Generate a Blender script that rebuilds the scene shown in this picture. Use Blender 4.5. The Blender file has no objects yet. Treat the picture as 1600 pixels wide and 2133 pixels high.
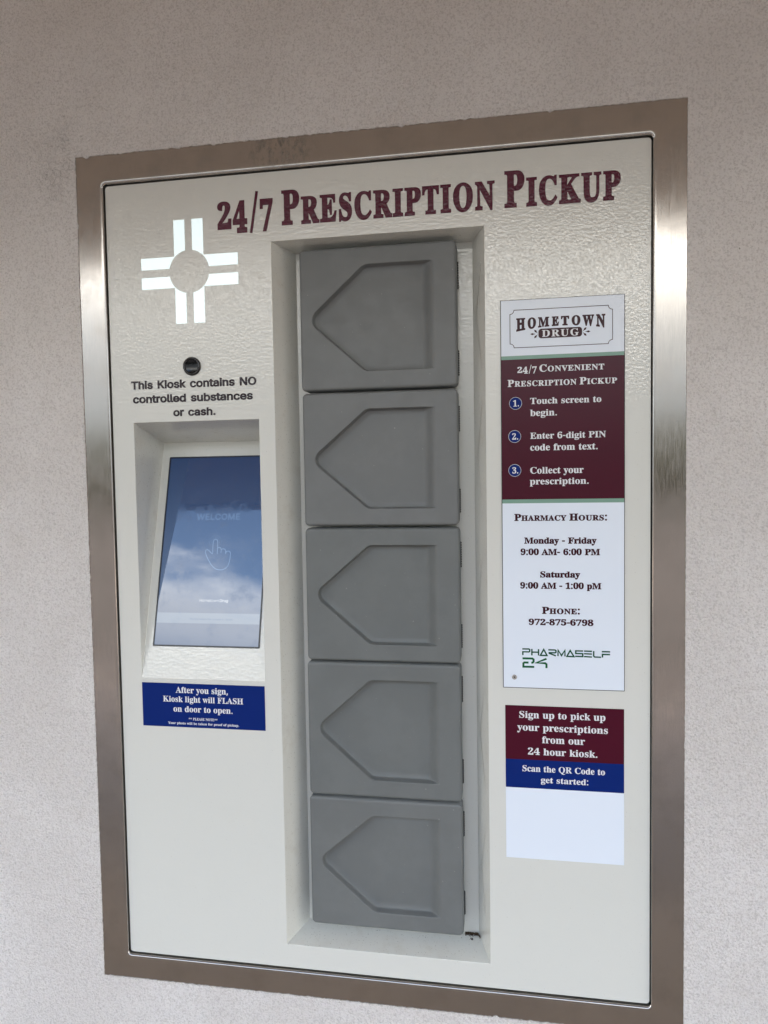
import bpy, bmesh, math, random
import numpy as np
from mathutils import Vector, Matrix, noise as mnoise
from mathutils.geometry import delaunay_2d_cdt

random.seed(7)
SC = bpy.context.scene
COL = SC.collection

# ------------------------------------------------------------------ camera
cam = bpy.data.cameras.new('camera')
cam.sensor_fit = 'VERTICAL'
cam.sensor_height = 24.0
cam.lens = 24.0 * 1461.61 / 2133.0
cam.clip_start = 0.02
cam.clip_end = 500.0
cam_ob = bpy.data.objects.new('camera', cam)
COL.objects.link(cam_ob)
AX = Vector((0.98642103, 0.16347656, -0.01577861))
AY = Vector((0.00772127, 0.04980612, 0.99872906))
AZ = Vector((0.16405467, -0.98528918, 0.04786756))
cam_ob.matrix_world = Matrix(((AX.x, AY.x, AZ.x, 0.707144), (AX.y, AY.y, AZ.y, -1.206040),
                              (AX.z, AY.z, AZ.z, -0.538875), (0, 0, 0, 1)))
SC.camera = cam_ob

# ------------------------------------------------------------------ sky, sun, exposure
SUN_EL, SUN_ROT = math.radians(52), math.radians(12)
world = bpy.data.worlds.new('World')
SC.world = world
world.use_nodes = True
nt = world.node_tree
nt.nodes.clear()
w_out = nt.nodes.new('ShaderNodeOutputWorld')
w_bg = nt.nodes.new('ShaderNodeBackground')
w_bg.inputs['Strength'].default_value = 0.1
sky = nt.nodes.new('ShaderNodeTexSky')
sky.sky_type = 'NISHITA'
sky.sun_disc = False
sky.sun_elevation = SUN_EL
sky.sun_rotation = SUN_ROT
sky.dust_density = 5.0
w_tc = nt.nodes.new('ShaderNodeTexCoord')
w_map = nt.nodes.new('ShaderNodeMapping')
w_map.inputs['Scale'].default_value = (1.0, 1.0, 3.2)
w_noise = nt.nodes.new('ShaderNodeTexNoise')
w_noise.inputs['Scale'].default_value = 3.1
w_noise.inputs['Detail'].default_value = 7.0
w_noise.inputs['Roughness'].default_value = 0.58
w_sep = nt.nodes.new('ShaderNodeSeparateXYZ')
w_low = nt.nodes.new('ShaderNodeMapRange')       # more cloud towards the horizon
w_low.inputs['From Min'].default_value = 0.46
w_low.inputs['From Max'].default_value = 0.28
w_low.inputs['To Min'].default_value = -0.55
w_low.inputs['To Max'].default_value = 0.30
w_add = nt.nodes.new('ShaderNodeMath'); w_add.operation = 'ADD'
w_ramp = nt.nodes.new('ShaderNodeMapRange')
w_ramp.interpolation_type = 'SMOOTHSTEP'
w_ramp.inputs['From Min'].default_value = 0.60
w_ramp.inputs['From Max'].default_value = 0.95
w_mix = nt.nodes.new('ShaderNodeMix'); w_mix.data_type = 'RGBA'
w_lum = nt.nodes.new('ShaderNodeValToRGB')        # cloud brightness against height: dull at the horizon, bright overhead
cr = w_lum.color_ramp
cr.interpolation = 'EASE'
for p, v in ((0.0, 0.060), (0.10, 0.092), (0.20, 0.108), (0.27, 0.42), (0.40, 1.45)):
    e = cr.elements[0] if p == 0.0 else cr.elements.new(p)
    e.position = p
    t = min(1.0, p / 0.27)                        # bluish haze low down, warmer cloud above
    e.color = (v * (0.87 + 0.13 * t), v * (1.0 - 0.02 * t), v * (1.13 - 0.21 * t), 1)
w_side = nt.nodes.new('ShaderNodeMath'); w_side.operation = 'ABSOLUTE'
w_sider = nt.nodes.new('ShaderNodeMapRange')      # and brighter away to both sides, added as fill light for the wall
w_sider.interpolation_type = 'SMOOTHSTEP'
for k, v in zip(('From Min', 'From Max', 'To Min', 'To Max'), (0.56, 0.85, 14.0, 26.0)): w_sider.inputs[k].default_value = v
w_mul = nt.nodes.new('ShaderNodeVectorMath'); w_mul.operation = 'SCALE'
L = nt.links.new
L(w_tc.outputs['Generated'], w_map.inputs['Vector'])
L(w_map.outputs['Vector'], w_noise.inputs['Vector'])
L(w_tc.outputs['Generated'], w_sep.inputs['Vector'])
L(w_sep.outputs['Z'], w_low.inputs['Value'])
L(w_noise.outputs['Fac'], w_add.inputs[0])
L(w_low.outputs['Result'], w_add.inputs[1])
w_cov = nt.nodes.new('ShaderNodeMath'); w_cov.operation = 'MULTIPLY_ADD'      # more bright cloud added at the sides, for the same fill
w_cov.inputs[1].default_value = 0.012
L(w_sider.outputs['Result'], w_cov.inputs[0])
L(w_add.outputs['Value'], w_cov.inputs[2])
L(w_cov.outputs['Value'], w_ramp.inputs['Value'])
L(w_ramp.outputs['Result'], w_mix.inputs['Factor'])
L(w_sep.outputs['Z'], w_lum.inputs['Fac'])
L(w_sep.outputs['X'], w_side.inputs[0])
L(w_side.outputs['Value'], w_sider.inputs['Value'])
L(w_lum.outputs['Color'], w_mul.inputs[0])
L(w_sider.outputs['Result'], w_mul.inputs['Scale'])
L(w_mul.outputs['Vector'], w_mix.inputs['B'])
L(sky.outputs['Color'], w_mix.inputs['A'])
L(w_mix.outputs['Result'], w_bg.inputs['Color'])
L(w_bg.outputs['Background'], w_out.inputs['Surface'])

sun = bpy.data.lights.new('sun', 'SUN')
sun.energy = 2.5
sun.angle = math.radians(0.5)
sun.color = (1.0, 0.95, 0.88)
sun_ob = bpy.data.objects.new('sun', sun)
COL.objects.link(sun_ob)
sdir = Vector((math.sin(SUN_ROT) * math.cos(SUN_EL), math.cos(SUN_ROT) * math.cos(SUN_EL), math.sin(SUN_EL)))
sun_ob.rotation_euler = sdir.to_track_quat('Z', 'Y').to_euler()
sun_ob.location = sdir * 30

SC.view_settings.view_transform = 'Standard'
SC.view_settings.look = 'None'
SC.view_settings.gamma = 1.0
SC.view_settings.use_curve_mapping = False
SC.view_settings.exposure = 3.1

# letter outlines: character -> advance, then one flat list of x, y (thousandths of an em) per contour
GLYPHS = {"serif": {}, "sans": {}}
GLYPHS["serif"]["A"] = (437,[[-9,0,-9,18,4,19,14,24,24,30,49,75,206,466,224,465,384,87,411,34,420,25,430,20,443,18,443,0,229,0,229,18,259,21,277,30,283,46,273,81,253,132,103,132,79,71,76,59,75,48,80,32,96,21,124,18,128,18,128,0],[113,161,242,161,177,319]])
GLYPHS["serif"]["B"] = (443,[[16,0,16,17,36,20,52,25,62,32,69,44,73,60,75,82,75,369,69,412,51,433,15,439,15,455,220,455,297,449,352,429,385,396,396,351,389,313,369,283,335,261,287,247,344,231,385,206,410,173,418,132,413,93,397,61,371,35,335,15,291,4,238,0],[182,252,188,252,220,254,245,261,263,272,275,290,282,314,285,345,283,373,278,395,269,412,257,424,239,431,216,434,203,433,193,430,188,425,182,391],[222,24,248,27,268,35,283,49,293,69,299,95,301,128,298,162,290,188,277,208,258,221,231,228,197,231,182,231,182,65,190,33,198,28,208,25]])
GLYPHS["serif"]["C"] = (469,[[257,-11,213,-7,174,3,137,20,105,43,78,71,56,104,39,142,29,184,26,228,30,273,39,314,56,351,79,384,106,412,139,435,176,452,216,462,259,465,292,463,328,454,367,440,388,435,402,439,413,449,419,465,437,465,437,308,420,308,403,347,381,380,356,407,328,427,298,439,265,443,212,430,174,389,151,321,144,226,152,138,177,74,219,36,278,24,305,26,331,33,358,45,383,61,407,81,428,106,447,89,409,45,365,14,314,-5]])
GLYPHS["serif"]["D"] = (496,[[20,0,20,17,39,19,53,23,63,30,69,39,73,54,74,75,74,374,72,397,68,415,61,426,50,433,35,437,15,439,15,455,222,455,278,452,328,441,370,422,405,396,433,364,452,325,464,279,468,228,459,146,430,82,382,36,315,9,228,0],[222,24,253,27,279,37,302,53,319,75,337,115,347,166,351,229,343,318,319,382,279,420,223,433,208,432,197,429,190,423,182,385,182,72,190,34,197,29,208,25]])
GLYPHS["serif"]["E"] = (442,[[14,0,14,17,35,18,51,22,62,30,70,41,74,57,75,78,75,369,74,394,69,413,62,425,51,433,36,437,16,439,16,455,399,455,399,320,383,320,375,357,361,386,340,406,312,420,276,428,232,430,200,428,186,417,183,388,183,246,193,246,221,248,243,256,259,269,272,288,281,313,288,345,304,345,304,118,287,118,273,181,264,195,254,206,241,213,185,222,183,222,183,67,184,53,187,42,192,35,230,28,261,29,289,32,313,39,335,48,354,60,371,75,386,94,399,116,411,143,430,143,402,0]])
GLYPHS["serif"]["F"] = (405,[[15,0,15,17,36,20,52,26,62,34,69,45,73,62,75,84,75,375,73,396,69,412,61,423,50,430,35,435,14,439,14,455,394,455,394,320,377,320,372,345,365,367,355,385,343,400,328,412,310,420,288,426,261,430,230,431,200,429,186,421,182,398,182,247,190,247,217,250,239,257,256,270,269,289,278,314,284,347,302,347,302,118,285,118,279,154,269,181,257,200,239,213,217,221,189,224,182,224,182,81,188,43,193,34,200,28,210,24,257,17,257,0]])
GLYPHS["serif"]["G"] = (508,[[268,-10,222,-7,179,3,141,19,108,42,80,70,57,103,41,141,31,183,28,229,31,274,41,315,57,352,80,385,107,413,139,435,176,452,215,462,257,465,293,463,330,454,369,441,388,436,406,443,419,465,437,465,437,308,420,308,409,334,397,357,382,379,366,397,348,413,329,426,309,436,288,441,267,443,214,430,176,389,153,322,146,228,150,163,161,110,180,67,199,44,221,26,246,16,275,13,298,14,316,19,328,27,336,39,341,53,343,71,343,128,341,146,337,161,329,170,317,176,299,180,275,182,275,198,500,198,500,182,481,180,466,177,457,171,451,161,447,147,446,128,446,29,387,7,328,-6]])
GLYPHS["serif"]["H"] = (524,[[15,0,15,17,36,20,52,24,62,32,69,43,73,59,75,81,75,379,73,398,69,413,62,424,51,431,36,436,16,439,16,455,242,455,242,439,204,432,187,415,182,379,182,251,342,251,342,379,337,415,320,432,282,439,282,455,507,455,507,439,486,436,471,431,461,424,454,414,451,399,449,379,449,81,451,60,455,44,461,33,471,25,487,20,507,17,507,0,282,0,282,17,303,20,318,24,329,31,336,41,340,58,342,81,342,221,182,221,182,81,183,59,187,43,194,32,205,24,221,20,242,17,242,0]])
GLYPHS["serif"]["I"] = (261,[[13,0,13,17,34,21,50,26,61,32,69,42,74,56,75,75,75,387,74,405,70,419,63,427,52,433,36,437,13,439,13,455,244,455,244,439,223,437,207,433,196,427,188,419,184,405,183,387,183,77,187,44,206,26,246,17,246,0]])
GLYPHS["serif"]["K"] = (511,[[16,0,16,17,37,20,53,24,63,32,70,43,74,59,75,81,75,379,74,398,70,413,63,424,52,432,37,436,17,439,17,455,242,455,242,439,205,432,187,415,183,379,183,234,321,373,336,391,345,406,349,418,342,430,323,436,291,439,291,455,486,455,486,439,477,439,436,430,392,404,345,361,271,285,463,46,487,25,519,17,519,0,281,0,281,17,306,18,322,21,334,34,316,66,199,214,183,198,183,81,184,59,188,43,195,32,205,24,221,20,242,17,242,0]])
GLYPHS["serif"]["L"] = (427,[[15,0,15,17,36,20,52,24,62,32,69,43,73,59,75,81,75,379,73,399,69,414,62,425,51,432,36,436,16,439,16,455,250,455,250,439,208,434,199,430,193,424,188,416,182,379,182,83,185,47,200,31,234,28,264,29,291,33,315,40,335,49,354,63,370,80,384,100,397,125,409,154,427,154,402,0]])
GLYPHS["serif"]["M"] = (634,[[14,0,14,17,34,20,50,24,61,32,69,43,74,58,75,79,75,382,71,416,53,432,15,439,15,455,185,455,317,142,449,455,617,455,617,439,598,436,583,430,573,423,566,412,561,397,560,378,560,85,565,43,582,23,617,17,617,0,396,0,396,17,433,25,450,44,455,83,455,399,288,0,270,0,105,389,105,80,107,57,112,41,120,30,131,23,148,19,169,17,169,0]])
GLYPHS["serif"]["N"] = (494,[[403,-11,107,350,107,79,108,57,112,42,119,31,129,24,145,20,167,17,167,0,18,0,18,17,54,23,71,41,76,79,76,388,36,433,18,439,18,455,156,455,391,169,391,377,386,414,369,431,331,439,331,455,480,455,480,439,459,436,443,432,433,425,427,414,423,398,422,377,422,-11]])
GLYPHS["serif"]["O"] = (526,[[261,-11,228,-9,198,-3,169,7,142,21,117,38,94,58,75,81,58,106,45,134,35,163,29,195,28,228,29,260,35,292,45,321,58,349,75,374,95,397,117,417,143,434,170,448,200,458,232,464,265,466,298,464,328,458,357,448,384,435,409,418,431,399,451,376,467,351,481,323,490,293,496,261,498,228,496,195,490,163,481,134,467,106,450,81,430,58,408,38,383,21,355,7,325,-3,294,-9],[265,12,315,26,351,66,372,133,379,228,376,293,365,346,348,389,324,419,294,437,260,443,210,430,174,389,152,322,145,228,149,163,159,109,177,67,201,37,230,18]])
GLYPHS["serif"]["P"] = (418,[[15,0,15,17,36,20,52,24,62,32,69,43,73,59,75,81,75,379,73,398,69,413,62,424,51,431,36,436,16,439,16,455,214,455,265,454,306,449,336,440,357,429,375,415,390,398,400,378,407,356,409,332,404,296,390,266,367,240,334,221,292,209,242,206,182,206,182,81,183,59,187,43,194,32,205,24,221,20,242,17,242,0],[182,230,201,230,231,232,255,240,272,253,283,271,290,297,292,329,290,361,285,387,275,406,261,420,241,428,216,431,189,424,182,398]])
GLYPHS["serif"]["Q"] = (526,[[378,-116,315,-108,262,-87,219,-51,187,-1,155,13,127,30,101,50,80,74,61,100,47,129,36,160,30,193,28,228,29,260,35,292,45,321,58,349,75,374,95,397,117,417,143,434,170,448,200,458,232,464,265,466,298,464,328,458,357,448,384,435,409,418,431,399,451,376,467,351,481,323,490,293,496,261,498,228,493,176,479,128,454,86,421,49,379,21,330,0,352,-35,378,-60,409,-76,445,-81,492,-73,495,-92,455,-105,416,-113],[265,12,316,26,351,66,373,133,380,228,377,293,366,346,348,389,324,419,294,437,260,443,210,430,174,389,152,322,145,228,149,163,160,109,178,67,202,37,231,18]])
GLYPHS["serif"]["R"] = (473,[[15,0,15,17,36,20,52,24,62,32,69,43,73,59,75,81,75,379,73,398,69,413,62,424,51,431,36,436,16,439,16,455,217,455,278,452,329,442,367,426,395,403,412,372,417,334,411,296,392,265,360,241,315,224,432,50,452,26,478,17,480,17,480,0,338,0,201,212,182,212,182,81,183,59,187,43,194,32,205,24,221,20,242,17,242,0],[182,234,203,234,235,236,261,245,280,258,293,278,301,304,304,336,299,378,284,407,259,425,224,431,209,430,197,427,190,422,182,385]])
GLYPHS["serif"]["S"] = (391,[[43,-11,43,158,62,158,75,113,91,77,111,50,136,30,164,19,197,15,220,17,241,24,257,36,269,51,276,69,279,89,273,117,255,140,225,160,163,191,127,210,99,231,77,253,62,276,53,302,50,332,52,358,57,381,67,403,80,421,96,437,115,449,136,459,160,464,185,466,229,461,282,448,291,446,300,445,310,447,317,454,320,466,339,466,339,319,322,319,315,343,305,365,293,385,280,402,265,417,248,429,231,438,213,443,194,445,173,443,155,437,140,426,128,413,122,398,120,380,121,364,127,349,137,336,189,303,253,273,317,233,331,219,342,204,350,188,359,133,357,106,350,80,339,58,323,38,304,21,281,8,254,-2,225,-8,192,-10,158,-8,126,1,98,9,85,12,69,7,61,-11]])
GLYPHS["serif"]["T"] = (424,[[92,0,92,17,114,19,130,23,142,31,150,42,154,59,156,81,156,433,149,433,116,430,88,420,65,403,47,380,35,352,29,318,11,318,11,455,410,455,410,317,394,317,381,368,357,404,319,426,269,433,263,433,263,81,265,58,269,41,276,30,288,23,305,19,328,17,328,0]])
GLYPHS["serif"]["U"] = (493,[[248,-13,192,-8,147,6,114,29,91,61,78,103,73,155,73,379,72,398,68,413,61,424,50,431,35,436,15,439,15,455,240,455,240,439,202,432,185,415,181,379,181,140,183,104,191,74,203,51,221,35,245,25,275,22,326,31,363,56,385,99,392,159,392,378,391,398,387,413,379,423,368,431,351,436,328,439,328,455,474,455,474,439,456,435,442,429,433,421,427,411,424,396,422,378,422,181,418,118,403,69,380,32,346,7,302,-8]])
GLYPHS["serif"]["V"] = (428,[[212,-13,44,381,22,420,14,429,1,435,-14,439,-14,455,211,455,211,439,166,432,159,427,154,419,152,410,161,378,259,143,348,377,355,409,353,419,349,427,342,432,299,439,299,455,442,455,442,439,429,437,418,434,408,427,382,383,230,-13]])
GLYPHS["serif"]["W"] = (612,[[171,-11,32,393,15,427,8,433,-2,437,-15,439,-15,455,181,455,181,439,150,432,145,427,141,420,140,410,148,373,223,153,301,353,286,399,281,413,274,423,267,429,229,439,229,455,439,455,439,439,413,436,398,427,393,412,399,386,474,166,541,369,549,406,547,417,544,425,538,430,503,439,503,455,624,455,624,439,612,435,602,429,594,421,575,379,446,-11,428,-11,316,309,190,-11]])
GLYPHS["serif"]["Y"] = (426,[[101,0,101,17,122,20,138,24,148,32,155,43,159,59,161,81,161,179,46,387,35,406,24,421,14,429,1,435,-13,438,-13,455,207,455,207,438,195,438,167,432,156,416,164,392,248,226,333,366,349,408,343,424,326,435,298,438,295,438,295,455,439,455,439,438,409,424,383,392,268,203,268,81,269,59,273,43,280,32,291,24,307,20,328,17,328,0]])
GLYPHS["serif"]["a"] = (344,[[255,-10,232,-7,216,1,205,15,200,35,168,11,133,-4,95,-9,74,-6,55,0,40,11,29,26,22,43,20,63,25,91,39,115,63,136,98,155,143,173,199,190,199,241,197,258,193,272,187,282,177,290,164,294,148,296,123,293,109,286,104,274,113,257,123,231,121,220,117,210,110,202,100,196,90,192,77,191,64,192,54,196,45,203,38,212,34,223,33,236,35,252,40,266,49,278,62,290,77,300,95,308,115,314,137,317,162,318,205,315,239,307,263,292,280,271,290,244,293,210,293,62,295,40,304,34,320,42,329,28,306,7,281,-6],[151,34,174,41,199,63,199,169,164,157,138,139,123,114,118,84,122,56,133,39]])
GLYPHS["serif"]["b"] = (361,[[43,-11,43,388,37,428,8,439,8,455,138,455,138,279,162,301,190,314,221,318,244,316,265,310,284,299,301,284,315,266,326,245,335,221,340,195,342,166,340,133,333,103,323,75,308,51,291,30,270,13,246,0,220,-8,192,-10,162,-6,133,7,105,28,53,-11],[183,14,204,18,220,30,232,49,239,77,244,114,245,160,244,197,239,228,231,251,220,267,204,277,184,280,155,270,147,262,142,253,138,242,138,69,141,45,149,28,163,18]])
GLYPHS["serif"]["c"] = (294,[[156,-10,131,-8,108,-1,87,11,67,26,51,45,38,68,28,93,21,120,19,150,22,181,29,210,40,237,55,260,74,280,96,297,120,309,146,317,175,319,204,317,230,310,250,298,265,283,274,265,277,245,276,233,272,223,266,215,258,209,248,205,236,204,219,207,206,216,199,230,196,251,197,261,197,271,194,286,185,294,169,297,144,290,126,269,116,235,112,187,115,142,123,105,137,76,156,55,178,42,204,38,227,42,250,53,271,72,285,60,258,30,227,8,193,-6]])
GLYPHS["serif"]["d"] = (370,[[140,-10,117,-8,97,-1,78,10,61,26,47,44,35,66,26,91,21,118,19,147,21,180,27,210,36,237,48,261,63,281,81,297,101,309,123,316,146,318,175,314,201,301,223,280,223,401,222,413,218,423,212,430,176,439,176,455,319,455,319,75,325,41,330,35,340,30,353,28,353,11,315,8,271,1,223,-10,223,39,201,12,173,-5],[171,28,182,30,192,34,202,41,211,51,218,62,223,76,223,242,220,252,214,262,206,270,174,281,155,277,141,267,130,250,123,225,119,193,118,153,119,115,123,83,130,58,140,42,153,32]])
GLYPHS["serif"]["e"] = (301,[[154,-10,129,-8,106,-1,85,10,66,26,50,45,37,69,27,95,21,125,19,157,21,187,28,215,38,240,51,263,68,282,87,298,109,309,132,316,157,318,193,314,224,301,249,280,268,251,279,216,283,173,283,166,117,166,123,112,138,73,164,50,199,42,225,47,248,62,270,86,285,73,258,36,228,11,193,-5],[116,192,201,192,201,215,193,277,186,288,175,295,161,297,141,291,127,274,119,244,116,203]])
GLYPHS["serif"]["f"] = (214,[[15,0,15,16,40,22,50,35,52,73,52,277,16,277,16,310,52,310,52,353,56,386,67,413,85,436,109,452,139,461,174,465,200,463,222,456,240,446,253,432,261,417,263,400,262,386,258,375,252,367,244,360,235,357,224,355,195,365,189,372,186,381,185,391,193,420,196,426,197,433,196,438,190,442,180,443,168,442,159,437,153,430,148,390,148,310,203,310,203,277,148,277,148,65,149,47,152,34,158,26,167,20,181,17,199,16,199,0]])
GLYPHS["serif"]["g"] = (327,[[146,-140,106,-138,73,-132,48,-122,29,-108,18,-92,14,-75,20,-54,38,-38,69,-26,44,-10,29,9,24,30,26,46,32,61,42,74,57,86,77,98,102,110,67,128,42,150,27,179,22,212,24,232,30,251,40,268,53,282,69,295,88,305,109,312,132,317,157,318,183,317,208,312,233,304,317,304,317,268,268,268,281,248,289,226,291,203,290,185,285,167,276,151,264,137,250,125,234,116,215,108,194,104,172,103,157,103,142,104,112,94,106,87,102,80,101,71,105,59,119,51,141,49,175,49,259,40,277,33,292,24,303,13,310,-1,314,-18,316,-37,311,-67,296,-92,272,-113,239,-128,197,-137],[157,124,172,127,183,134,190,146,195,163,198,184,199,211,198,238,195,260,190,276,183,288,172,295,157,297,143,295,132,288,124,276,118,260,115,238,114,211,115,184,118,163,124,146,132,134,143,127],[161,-116,205,-113,238,-104,257,-88,263,-66,262,-55,257,-47,249,-41,205,-34,97,-34,84,-45,76,-58,73,-73,76,-84,83,-94,95,-103,111,-111,133,-115]])
GLYPHS["serif"]["h"] = (381,[[18,0,18,16,45,26,52,56,52,399,46,429,40,435,31,438,19,440,19,455,148,455,148,267,175,295,207,313,243,318,281,312,309,292,325,258,330,212,330,56,337,26,343,21,352,17,363,16,363,0,202,0,202,16,207,16,223,21,232,34,235,56,235,217,229,258,223,265,215,270,203,271,183,267,164,255,148,235,148,56,154,26,160,21,168,17,180,16,180,0]])
GLYPHS["serif"]["i"] = (199,[[101,362,87,364,75,368,65,376,57,387,52,399,50,412,52,426,57,438,65,449,75,457,87,462,101,463,114,462,126,457,137,449,145,438,150,426,151,412,149,399,145,387,136,376,126,368,114,364],[18,0,18,16,45,26,52,56,52,252,47,285,20,293,21,310,148,310,148,56,154,26,180,16,180,0]])
GLYPHS["serif"]["k"] = (359,[[17,0,17,16,45,26,52,56,52,398,47,429,42,434,33,438,20,439,21,455,148,455,148,169,227,248,236,259,242,269,244,278,240,287,228,292,209,293,206,293,206,310,345,310,345,293,320,289,297,278,275,260,222,209,346,34,355,24,365,18,376,16,376,0,211,0,211,16,217,16,229,18,237,23,239,32,232,49,163,147,148,134,148,56,154,26,180,16,180,0]])
GLYPHS["serif"]["l"] = (200,[[18,0,18,16,45,26,52,56,52,398,47,429,42,434,33,438,20,439,20,455,148,455,148,56,154,26,180,16,180,0]])
GLYPHS["serif"]["m"] = (554,[[18,0,18,16,45,26,52,56,52,253,46,284,40,289,31,293,19,294,19,310,146,310,146,265,173,294,204,312,237,318,268,315,292,304,310,286,320,261,348,293,381,312,418,318,455,312,482,292,498,258,504,212,504,56,510,26,516,21,524,17,536,16,536,0,377,0,377,16,389,18,397,21,403,26,410,56,410,217,404,258,398,265,389,270,377,271,358,268,341,256,324,237,324,56,331,26,336,21,345,18,356,16,356,0,199,0,199,16,211,18,219,21,225,26,232,56,232,217,226,258,220,265,211,270,199,271,180,267,162,255,146,235,146,56,152,27,158,21,166,18,177,16,177,0]])
GLYPHS["serif"]["n"] = (381,[[18,0,18,16,45,26,52,56,52,253,46,284,40,289,31,293,19,294,19,310,148,310,148,267,175,296,207,313,243,318,281,312,309,292,325,258,330,212,330,56,337,26,343,21,352,17,363,16,363,0,202,0,202,16,207,16,223,21,232,34,235,56,235,217,229,258,223,265,215,270,203,271,183,267,164,255,148,235,148,56,154,26,160,21,168,17,180,16,180,0]])
GLYPHS["serif"]["o"] = (337,[[169,-10,140,-8,114,-1,90,11,69,27,52,47,38,70,27,96,21,124,19,154,21,184,27,213,38,239,52,262,69,281,90,297,114,309,140,316,168,318,196,316,222,309,245,298,266,282,283,263,298,240,308,214,315,185,317,154,315,123,308,94,298,69,284,46,266,26,245,11,222,-1,197,-8],[169,11,186,14,199,24,209,39,217,81,220,154,218,206,214,245,208,271,198,286,185,296,169,299,151,296,138,286,128,271,122,245,118,206,117,154,120,82,128,39,138,24,152,14]])
GLYPHS["serif"]["p"] = (372,[[17,-139,17,-124,40,-117,50,-101,52,-64,52,243,46,283,19,295,19,310,143,310,143,263,160,287,180,305,203,315,230,319,253,317,274,310,293,298,309,283,323,264,335,241,343,216,348,189,350,160,348,128,343,99,334,72,323,48,308,28,291,12,272,0,250,-8,227,-10,196,-5,170,9,148,32,148,-58,152,-99,167,-118,197,-123,197,-139],[195,28,214,32,229,42,239,59,247,84,251,116,253,154,251,192,247,223,241,248,232,265,218,275,199,278,179,273,162,259,148,235,148,69,160,46,176,33]])
GLYPHS["serif"]["r"] = (288,[[18,0,18,16,45,26,52,56,52,252,46,285,20,293,21,310,146,310,146,252,158,272,172,288,187,301,203,311,218,316,233,318,250,317,264,312,275,304,283,293,288,281,289,266,288,254,284,243,278,234,270,228,260,224,248,222,222,231,207,250,189,260,179,258,171,252,162,241,155,228,151,211,149,192,149,56,150,42,153,32,159,25,197,16,197,0]])
GLYPHS["serif"]["s"] = (289,[[151,-10,132,-8,110,-3,87,6,73,9,64,7,56,1,51,-9,36,-9,36,105,53,105,61,79,72,57,87,39,103,26,121,17,140,15,156,16,168,20,179,27,186,35,191,46,192,58,188,76,176,92,156,105,107,130,85,142,68,155,54,169,45,185,39,202,37,220,40,247,49,270,65,291,86,306,111,316,141,319,166,316,199,308,206,306,213,305,220,306,226,311,230,319,244,319,244,222,228,222,220,244,209,262,196,277,182,288,166,294,149,296,136,295,125,292,116,286,110,278,106,269,105,259,115,232,146,212,191,189,212,178,229,165,241,151,250,136,255,117,257,95,254,65,244,39,228,18,206,2,181,-7]])
GLYPHS["serif"]["t"] = (229,[[124,-9,99,-7,80,-1,66,10,56,26,50,46,48,71,48,279,20,279,20,300,88,369,129,424,144,424,144,310,208,310,208,279,144,279,144,82,149,51,154,45,160,41,168,40,183,44,195,56,206,75,222,66,205,33,182,9,155,-5]])
GLYPHS["serif"]["u"] = (375,[[131,-10,103,-7,81,2,65,17,54,38,48,65,46,97,46,248,39,282,33,289,24,293,11,294,11,310,142,310,142,74,151,46,158,40,166,37,177,36,196,39,213,49,228,66,228,248,221,283,214,289,204,293,189,294,189,310,324,310,324,70,331,39,360,30,360,13,321,10,277,3,228,-10,228,40,216,26,202,13,186,3,169,-4,150,-9]])
GLYPHS["serif"]["w"] = (435,[[122,-10,17,265,6,284,-11,293,-11,310,138,310,138,293,120,289,114,276,116,266,120,253,167,127,211,235,201,266,190,288,168,295,168,310,323,310,323,293,308,291,299,285,296,276,296,269,298,262,336,141,382,256,387,275,380,289,356,295,356,310,445,310,445,295,425,284,412,258,304,-10,289,-10,223,197,140,-10]])
GLYPHS["serif"]["x"] = (319,[[5,0,5,15,24,23,44,37,62,56,123,136,43,263,31,279,18,289,4,293,4,310,169,310,169,294,153,293,143,288,140,280,149,260,183,206,224,257,234,279,227,290,201,294,201,310,311,310,311,296,292,289,273,275,254,254,198,184,291,36,303,21,319,15,319,0,155,0,155,16,178,19,185,30,173,59,138,114,97,61,85,34,88,23,98,17,114,15,118,15,118,0]])
GLYPHS["serif"]["y"] = (301,[[52,-140,36,-139,22,-133,10,-125,1,-113,-5,-100,-7,-84,-5,-73,-2,-62,5,-53,13,-46,24,-41,36,-40,64,-49,70,-57,73,-65,75,-76,74,-81,74,-87,75,-94,79,-97,86,-99,94,-96,104,-88,114,-74,129,-44,140,-5,36,251,25,275,15,287,-3,293,-5,293,-5,310,162,310,162,293,136,289,128,275,130,267,133,257,185,119,230,241,236,260,238,274,229,289,203,293,203,310,300,310,300,293,291,292,283,288,277,281,259,242,162,-24,129,-96,118,-111,107,-122,95,-131]])
GLYPHS["serif"]["0"] = (376,[[188,-7,150,-3,118,7,91,24,69,48,51,76,39,111,30,150,25,193,23,241,25,289,30,332,39,371,51,405,69,433,91,456,118,473,150,483,189,486,225,483,257,473,283,456,305,433,322,405,336,370,345,331,351,288,353,240,351,193,345,150,336,110,322,76,305,47,283,24,256,7,225,-3],[188,37,210,43,227,61,237,91,243,131,247,181,248,240,247,300,243,349,237,390,227,419,211,437,189,443,166,437,150,419,139,390,132,349,128,300,127,240,128,181,132,131,139,91,150,61,166,43]])
GLYPHS["serif"]["1"] = (376,[[65,0,65,36,120,36,131,37,139,40,146,45,154,79,154,416,108,365,94,355,81,348,67,346,57,347,48,352,40,359,33,369,29,381,28,396,74,412,132,447,179,482,254,482,254,79,261,47,267,41,276,37,288,36,343,36,343,0]])
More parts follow.
